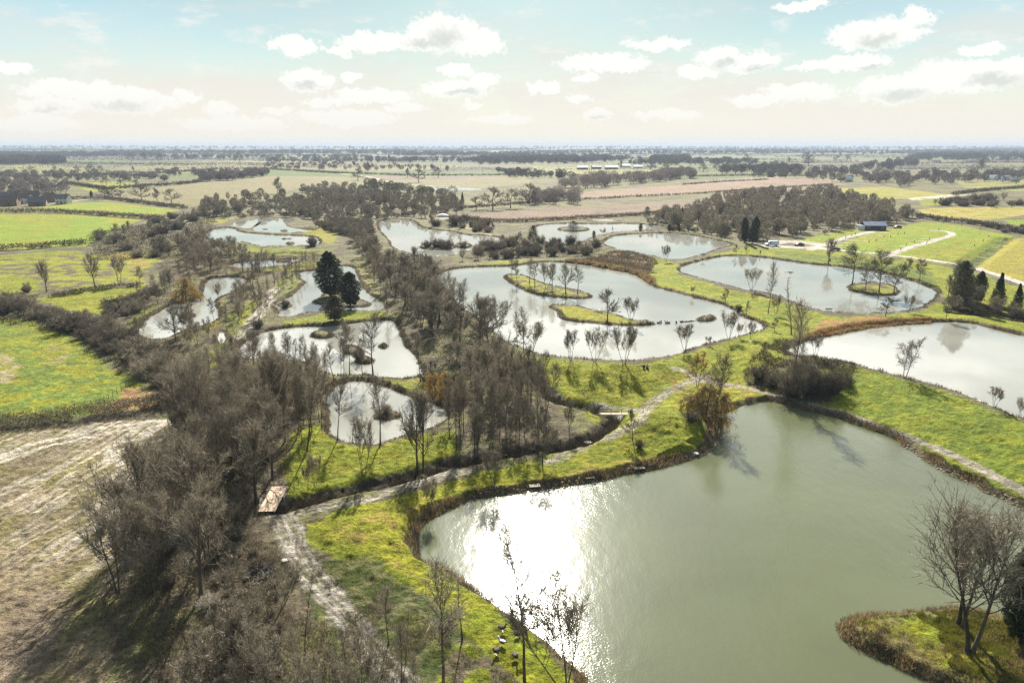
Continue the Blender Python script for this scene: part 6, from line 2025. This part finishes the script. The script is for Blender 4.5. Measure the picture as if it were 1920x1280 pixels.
# ------------------------------------------------------------------ buildings
def house(px, py, rz, L, D_, eave, ridge, wall, roof, label, cat='house', name='house', wins=3, door=True, chim=True, storeys=1, doorcol='timber'):
    o = empty(name, px, py, rz, label, cat)
    w_ = MB()
    w_.prism([(-D_ / 2, -.3), (-D_ / 2, eave), (0, ridge - .12), (D_ / 2, eave), (D_ / 2, -.3)], -L / 2, L / 2)
    bmesh.ops.rotate(w_.bm, cent=(0, 0, 0), matrix=Matrix.Rotation(pi / 2, 3, 'Z'), verts=w_.bm.verts)
    w_.build('wall', wall, o)
    r = MB()
    ov = .45
    s_ = (ridge - eave) / (D_ / 2)
    t_ = .16
    r.prism([(-D_ / 2 - ov, eave - ov * s_), (0, ridge), (D_ / 2 + ov, eave - ov * s_), (D_ / 2 + ov, eave - ov * s_ + t_), (0, ridge + t_), (-D_ / 2 - ov, eave - ov * s_ + t_)], -L / 2 - ov, L / 2 + ov)
    bmesh.ops.rotate(r.bm, cent=(0, 0, 0), matrix=Matrix.Rotation(pi / 2, 3, 'Z'), verts=r.bm.verts)
    ro = r.build('roof', roof, o)
    if chim:
        MB().box(L * .3, 0, ridge + .5, .6, .6, 1.4).build('chimney', 'brick', ro)
    for st in range(storeys):
        for k in range(wins):
            x = (k + .5) / wins * L - L / 2
            if door and st == 0 and k == wins // 2:
                MB().box(x, -D_ / 2 - .03, 1.05, 1.0, .1, 2.1).build('door', doorcol, o)
                continue
            f = MB().box(x, -D_ / 2 - .02, 1.5 + st * 2.6, 1.3, .08, 1.1).build('window', 'white', o)
            MB().box(x, -D_ / 2 - .065, 1.5 + st * 2.6, 1.1, .02, .9).build('pane', 'glass', f)
    return o


# the angling shed: dark timber box, blue-grey pitched sheet roof, white boarded left bay
o = house(1637, 431, radians(-6), 11.0, 7.0, 2.7, 4.4, 'timber', 'roof_blue', 'dark timber shed with blue-grey sheet roof beside the parking meadow', 'shed', 'timber_shed', wins=3, door=True, chim=False)
e_ = MB().box(-7.2, -.6, 1.2, 3.4, 5.2, 2.4).build('side_bay', 'white', o)
MB().box(-7.2, -.6, 2.5, 3.7, 5.6, .14).build('bay_roof', 'slate', e_)
HS = [(20, 386, .2, 'brick', 'tile', 'brown-roofed brick house nearest the left edge of the village'), (48, 381, -.1, 'render', 'tile', 'cream-fronted house in the middle of the village'), (72, 386, .35, 'brick', 'slate', 'low slate-roofed house at the right of the village'),
      (5, 377, .6, 'render', 'slate', 'slate-roofed house cut by the left edge of the photo'), (95, 379, -.3, 'brick', 'tile', 'small brick house at the right end of the village'), (30, 372, .1, 'brick', 'slate', 'slate-roofed house behind the front row of the village'),
      (62, 373, .5, 'brick', 'tile', 'brick house half hidden behind the village trees'), (45, 338, .1, 'render', 'tile', 'pale house behind the village trees, left of two'), (66, 337, .4, 'render', 'slate', 'pale house behind the village trees, right of two'),
      (120, 382, .0, 'render', 'slate', 'low pale outbuilding at the end of the village hedge')]
for px, py, rz, wl, rf, lab in HS:
    house(px, py, rz, PR.uniform(8, 12), 7, 3.2 if rz > .3 else 4.6, 7.0 if rz > .3 else 7.6, wl, rf, lab, storeys=1 if rz > .3 else 2)
FB = [(1092, 318, 0, 34, 16, 'slate', 'timber', 'blue-grey roofed barn at the left of the far farmyard'), (1118, 317, .1, 30, 16, 'roof_blue', 'brick', 'second blue-grey barn of the far farmyard'), (1146, 317.5, 0, 40, 18, 'slate', 'brick', 'long brown-walled barn in the middle of the far farmyard'),
      (1172, 314, .1, 34, 18, 'white', 'white', 'long white-roofed shed behind the far farmyard barns'), (1196, 316, 0, 30, 16, 'white', 'white', 'white-roofed shed right of the long brown barn'), (1222, 314, .1, 30, 14, 'white', 'render', 'white-roofed shed at the right end of the far farmyard'),
      (1040, 304, 0, 24, 14, 'white', 'white', 'pale building among the far hazy trees'), (1060, 306, 0, 24, 14, 'white', 'render', 'pale low building left of the far farmyard'), (575, 290, 0, 60, 20, 'white', 'white', 'tiny pale building near the left skyline'),
      (1858, 338, .1, 26, 12, 'white', 'render', 'pale-roofed farm shed on the right, left of three'), (1882, 339, -.1, 22, 12, 'white', 'white', 'pale-roofed farm shed on the right, middle of three'), (1900, 341, 0, 18, 11, 'white', 'render', 'pale-roofed farm shed on the right, rightmost of three'),
      (1768, 328, .1, 16, 10, 'slate', 'render', 'white house with slate roof among the right-hand trees'), (1590, 341, .2, 14, 9, 'white', 'render', 'small pale farm building at the end of the ploughed strips'), (1445, 332, 0, 14, 9, 'tile', 'brick', 'small brick barn by the farthest ploughed strip'),
      (1468, 331, 0, 14, 9, 'slate', 'timber', 'small dark barn right of the brick barn'), (1820, 304, 0, 40, 18, 'slate', 'render', 'long hazy building below the right skyline wood'), (1755, 305, 0, 36, 16, 'slate', 'white', 'pale hazy building below the right skyline wood, left')]
for px, py, rz, L_, D__, rf, wl, lab in FB:
    house(px, py, rz, L_ * .6, D__ * .7, 4, 7, wl, rf, lab, 'building', 'farm_building', wins=3, door=True, chim=False)
# little white dome by the silvery pond
o = empty('round_tent', 831, 407, 0, 'small white domed shelter on the bare knoll beyond the silvery pond', 'tent')
d_ = MB()
d_.ball((0, 0, .2), 2.6, (1.5, 1, .75), 3)
d_.build('canopy', 'canvas', o, True)
MB().box(0, -2.5, .7, 1.1, .3, 1.4).build('door_flap', 'white', o)
# mast on the skyline
o = empty('water_tower', 656, 283, 0, 'faint tower standing on the left skyline', 'tower')
MB().cyl((0, 0, 0), (0, 0, 34), 4, 3, 12).build('shaft', 'steel', o)
MB().cyl((0, 0, 34), (0, 0, 42), 7, 7, 16).build('tank', 'steel', o)

# posts of the parking meadow
PO = [(582, 745), (628, 730), (655, 718), (800, 692), (757, 780), (810, 768), (870, 740), (920, 740), (975, 722), (1022, 712), (1210, 752), (1095, 780), (1035, 800), (1190, 785), (995, 835), (1280, 685), (1655, 735), (1612, 770), (1548, 805), (1590, 680), (1453, 650), (1318, 632)]
for x, y in PO:
    o = empty('marker_post', 1440 + x / 4, 260 + y / 4 + .5, 0, 'short dark post standing in the parking meadow', 'post', 'posts in the parking meadow')
    MB().cyl((0, 0, -.2), (0, 0, 1.0), .16, .14, 8).build('post', 'post', o)
    MB().cyl((0, 0, 1.0), (0, 0, 1.12), .20, .08, 8).build('cap', 'post', o)
# fence round the bracken corner
for k in range(9):
    t = k / 8
    px, py = 172 + (236 - 172) * t, 770 + (727 - 770) * t
    o = empty('fence_post', px, py, 0, 'thin wooden fence post beside the rusty bracken', 'post', 'fence posts by the bracken')
    MB().cyl((0, 0, -.2), (0, 0, 1.25), .05, .045, 7).build('stake', 'beam', o)

# bonfire heap, stones
x, y, z = ground_at(488, 1075)
rng = np.random.default_rng(71)
t_ = Tubes()
for k in range(110):
    a = rng.uniform(0, 2 * pi)
    r = rng.uniform(0, 1.7)
    p = np.array([cos(a) * r, sin(a) * r * .9, .12 + .75 * (1 - r / 1.8) * rng.uniform(.3, 1)])
    q, _ = grow(p, unit(rng.normal(size=3) * np.array([1, 1, .35])), rng.uniform(.7, 2.0), 4, .2, 0, rng)
    t_.add(q, np.linspace(.05, .015, 5), 4)
heap = link('burnt_brush_heap', None)
heap.location = (x, y, z)
tag(heap, 'black heap of burnt branches in the clearing beside the muddy track', 'heap')
me = t_.mesh('branches', B['ash'])
link('branches', me, heap)
mound = MB().ball((0, 0, -.05), 1.5, (1.15, 1.0, .38), 4)
for v in mound.bm.verts:
    v.co *= 1 + .14 * sin(v.co.x * 7 + v.co.y * 3) * cos(v.co.y * 6)
mound.build('ash_mound', 'ash', heap)
for i, (px, py, s, lab) in enumerate(((594, 737, .9, 'flat pale stone on the bank left of the oval pond'), (1103, 831, .7, 'pale flat stone on the grass by the drain'), (533, 1052, .4, 'pale block lying beside the muddy track'), (1302, 866, .6, 'pale rock at the stony corner of the near pond'))):
    x, y, z = ground_at(px, py)
    q = MB().ball((0, 0, .1), s, (1, .8, .32), 2)
    for v in q.bm.verts:
        v.co *= 1 + .18 * sin(v.co.x * 5 + i) * cos(v.co.y * 7 + i * 2)
    o = q.build('rock', 'stone')
    o.location = (x, y, z)
    tag(o, lab, 'rock')
# rubble edging of the near pond: two stretches of small rocks
rng = np.random.default_rng(72)
bmr = bmesh.new()
for pl in ([(1180, 886), (1230, 876), (1290, 862), (1322, 850), (1338, 832), (1339, 815), (1336, 800)], [(1690, 832), (1730, 856), (1765, 880), (1800, 897), (1827, 904), (1850, 921), (1885, 935), (1925, 955)],
           [(890, 931), (960, 925), (1060, 911), (1140, 897)]):
    pts = np.array(along([at(a, b, .1) for a, b in chaikin(pl, 1, False)], .22))
    for a, b in pts:
        for _ in range(2):
            x = a + rng.normal() * .30
            y = b + .35 + rng.normal() * .35
            zz = float(height(np.array([x]), np.array([y]), True)[0][0])
            s = rng.uniform(.10, .30)
            bmesh.ops.create_icosphere(bmr, subdivisions=1, radius=s, matrix=Matrix.Translation((x, y, max(zz, 0))) @ Matrix.Rotation(rng.uniform(0, 6), 4, 'Z') @ Matrix.Diagonal((1, rng.uniform(.6, 1), rng.uniform(.45, .8), 1)))
me = bpy.data.meshes.new('rubble')
bmr.to_mesh(me)
bmr.free()
B['rubble'] = plain('brown_rubble', (0.20, 0.155, 0.105), .95, .45, 3.0)
me.materials.append(B['rubble'])
tag(link('rubble_edging', me), 'band of brown rubble and dead growth edging the near pond', None, None, 'stuff')


# ------------------------------------------------------------------ birds
def bird(px, py, rz, label, group, white=False, swim=False, s=1.0, z=None):
    o = empty('duck', px, py, rz, label, 'duck', group, z=z)
    o.scale = (s, s, s)
    h = 0.02 if swim else .2
    b = MB()
    b.ball((0, 0, h + .10), .17, (1.55, .85, .72), 3)
    for v in b.bm.verts:
        if v.co.x < -.12:
            v.co.z += (-.12 - v.co.x) * .5
            v.co.y *= .7
    b.cyl((.17, 0, h + .12), (.26, 0, h + .30), .065, .045, 10)
    b.ball((.28, 0, h + .34), .07, (1.2, .85, .9), 2)
    b.build('body', 'feather_w' if white else 'feather', o, True)
    MB().cyl((.34, 0, h + .335), (.43, 0, h + .32), .025, .018, 8).build('bill', 'bill', o)
    for sy in (-1, 1):
        MB().ball((-.04, sy * .12, h + .13), .13, (1.5, .35, .6), 2).build('wing', 'feather', o, True)
        if not swim:
            q = MB().cyl((.0, sy * .06, h + .02), (.01, sy * .06, .02), .014, .012, 6)
            q.box(.04, sy * .06, .012, .10, .06, .015)
            q.build('leg', 'bill', o)


for i, (px, py, wh, lab) in enumerate(((941, 1183, False, 'dark duck on the grass, topmost of the group by the glint'), (969, 1195, False, 'dark duck nearest the shore in the group on the grass'), (942, 1210, True, 'white-breasted duck in the middle of the group on the grass'),
                                       (931, 1226, False, 'dark duck at the lower left of the group on the grass'), (966, 1236, False, 'dark duck lowest in the group on the grass'))):
    bird(px, py, i * 1.3, lab, 'ducks on the grass', wh, s=1.5)
for i, (px, py) in enumerate(((1234, 606), (1239, 605.5), (1249, 606), (1254, 606), (1268, 605), (1277, 604))):
    bird(px, py, i * 1.1, 'dark duck swimming right of the grassy island', 'ducks on the central pond', False, True, 1.6, z=2.0)
for px, py, rz, lab, L_ in ((1287, 603, .1, 'dark floating log between the grassy island and the tiny islet', 2.6), (1297, 602, -.1, 'short floating log touching the tiny islet', 1.5), (1682, 565, .05, 'thin floating pole right of the alder island', 2.5)):
    x, y = at(px, py, 2.05)
    t_ = Tubes()
    t_.add([(-L_ / 2, 0, 0), (0, .08, .05), (L_ / 2, 0, 0)], [.12, .14, .07], 8)
    t_.add([(0, .05, .05), (.2, .2, .35)], [.05, .02], 5)
    o = link('floating_log', t_.mesh('floating_log', B['post']))
    o.location = (x, y, 2.05 if px < 1500 else 2.25)
    o.rotation_euler[2] = rz
    tag(o, lab, 'log')


# ------------------------------------------------------------------ people
def skin_body(name, joints, edges, mat, parent, root=0):
    me = bpy.data.meshes.new(name)
    me.from_pydata([j[:3] for j in joints], edges, [])
    o = link(name, me, parent)
    md = o.modifiers.new('skin', 'SKIN')
    sk = me.skin_vertices[0].data
    for i, j in enumerate(joints):
        sk[i].radius = (j[3], j[3] * (j[4] if len(j) > 4 else 1))
        sk[i].use_root = (i == root)
    sb = o.modifiers.new('sub', 'SUBSURF')
    sb.levels = 1
    sb.render_levels = 1
    me.materials.append(B[mat])
    return o


def person(px, py, rz, label, group, jacket, seated=True):
    o = empty('person', px, py, rz, label, 'person', group)
    h = .12 if seated else .92                       # pelvis height; facing -Y
    J = [(0, 0, h, .15), (0, -.01, h + .25, .14), (0, 0, h + .47, .15), (0, -.02, h + .56, .06), (0, -.04, h + .64, .075), (0, -.05, h + .74, .095), (0, -.04, h + .82, .07)]
    E = [(0, 1), (1, 2), (2, 3), (3, 4), (4, 5), (5, 6)]

    def chain(start, pts):
        k = start
        for p in pts:
            J.append(p)
            E.append((k, len(J) - 1))
            k = len(J) - 1
        return k
    hands = []
    for s in (-1, 1):
        if seated:
            legs = [(s * .10, -.05, h, .10), (s * .14, -.26, h + .22, .08), (s * .15, -.42, h + .36, .065), (s * .15, -.56, h + .12, .055), (s * .15, -.66, .05, .04), (s * .15, -.82, .04, .035)]
            arm = [(s * .19, -.01, h + .46, .06), (s * .25, -.10, h + .30, .048), (s * .24, -.22, h + .22, .042), (s * .17, -.36, h + .36, .032), (s * .15, -.42, h + .38, .030)]
            fd = Vector((-s * .3, -.8, -.35)).normalized()
        else:
            legs = [(s * .10, 0, h - .05, .10), (s * .11, -.02, .70, .08), (s * .11, -.01, .48, .06), (s * .11, .02, .25, .052), (s * .11, .03, .07, .04), (s * .12, -.14, .04, .035)]
            arm = [(s * .19, 0, h + .46, .06), (s * .24, .01, h + .30, .048), (s * .27, 0, h + .16, .042), (s * .26, -.12, h + .03, .032), (s * .25, -.17, h - .01, .030)]
            fd = Vector((0, -.35, -.9)).normalized()
        chain(0, legs)
        k = chain(2, arm)
        hands.append((Vector(arm[-1][:3]), fd, s))
    skin_body('body', J, E, 'skin', o)
    # clothing as thin shells over torso, arms and legs
    JJ = [(a[0], a[1], a[2], a[3] * 1.13) for a in J]
    up = [0, 1, 2]
    sel = {}
    jl, el_ = [], []

    def keep(idx, grow_=1.0):
        for i in idx:
            sel[i] = len(jl)
            a = J[i]
            jl.append((a[0], a[1], a[2], a[3] * 1.18 + .006))
    nleg, narm = 6, 5
    b0 = 7
    l1, a1 = list(range(b0, b0 + 6)), list(range(b0 + 6, b0 + 11))
    l2, a2 = list(range(b0 + 11, b0 + 17)), list(range(b0 + 17, b0 + 22))
    keep([0, 1, 2] + a1[:4] + a2[:4])
    es = [(sel[a], sel[b]) for a, b in E if a in sel and b in sel]
    skin_body('jacket', jl, es, jacket, o)
    sel.clear()
    jl.clear()
    keep([0] + l1[:5] + l2[:5])
    es = [(sel[a], sel[b]) for a, b in E if a in sel and b in sel]
    skin_body('trousers', jl, es, 'cloth_navy', o)
    hr_ = MB().ball((0, -.02, h + .80), .112, (.95, 1.05, .85), 3)
    for v in list(hr_.bm.verts):
        if v.co.y < -.07 and v.co.z < h + .83:
            v.co.y = -.07
    hr_.build('hair', 'hair', o, True)
    for s in (-1, 1):
        MB().ball((s * .035, -.135, h + .755), .011).build('eye', 'rubber', o)
    MB().cyl((0, -.135, h + .745), (0, -.162, h + .72), .010, .018, 6).build('nose', 'skin', o)
    # hands: palm with four unequal curled fingers and a thumb
    for c, fd, s in hands:
        side = fd.cross(Vector((0, 0, 1))).normalized()
        dn = side.cross(fd).normalized() * -1
        if dn.z > 0:
            dn = -dn
        jj = [(*(c), .028), (*(c + fd * .05), .034), (*(c + fd * .085), .034)]
        ee = [(0, 1), (1, 2)]
        for k, ln in enumerate((.068, .078, .072, .056)):
            o1 = c + fd * .09 + side * (k - 1.5) * .021
            p1 = o1 + fd * ln * .5 + dn * .008
            p2 = p1 + fd * ln * .35 + dn * ln * .45
            n = len(jj)
            jj += [(*o1, .010), (*p1, .009), (*p2, .008)]
            ee += [(2, n), (n, n + 1), (n + 1, n + 2)]
        t0 = c + fd * .03 - side * s * .035
        n = len(jj)
        jj += [(*t0, .012), (*(t0 + fd * .04 - side * s * .02), .010)]
        ee += [(1, n), (n, n + 1)]
        skin_body('hand', jj, ee, 'skin', o)
    return o


person(1207.5, 690, radians(200), 'person in a black jacket sitting on the grass bank, left of the pair', 'people sitting on the bank', 'cloth_black')
person(1213.5, 690.5, radians(165), 'person in a grey jacket sitting on the grass bank, right of the pair', 'people sitting on the bank', 'cloth_grey')
person(1425, 479, radians(10), 'person in dark clothes standing on the far shore below the car park', None, 'cloth_black', False)
person(1556, 493, radians(-20), 'person in dark clothes standing beside the twin-stemmed shore tree', None, 'cloth_black', False)

# ------------------------------------------------------------------ the air between here and the horizon
hz_ = MB()
hz_.box(0, 8300, 36.0, 46000, 17400, 96.0)
me = bpy.data.meshes.new('haze')
hz_.bm.to_mesh(me)
hz_.bm.free()
hm = bpy.data.materials.new('haze')
hm.use_nodes = True
t = NT(hm.node_tree)
HAZE_DENSITY = 1.1e-4
pv = t.new('ShaderNodeVolumePrincipled', {'Color': (0.40, 0.48, 0.60, 1), 'Density': HAZE_DENSITY, 'Anisotropy': 0.1})
t.new('ShaderNodeOutputMaterial', {'Volume': pv.outputs[0]})
me.materials.append(hm)
ho = link('haze', me)
ho['kind'] = 'stuff'
ho['label'] = 'pale blue air haze over the countryside'
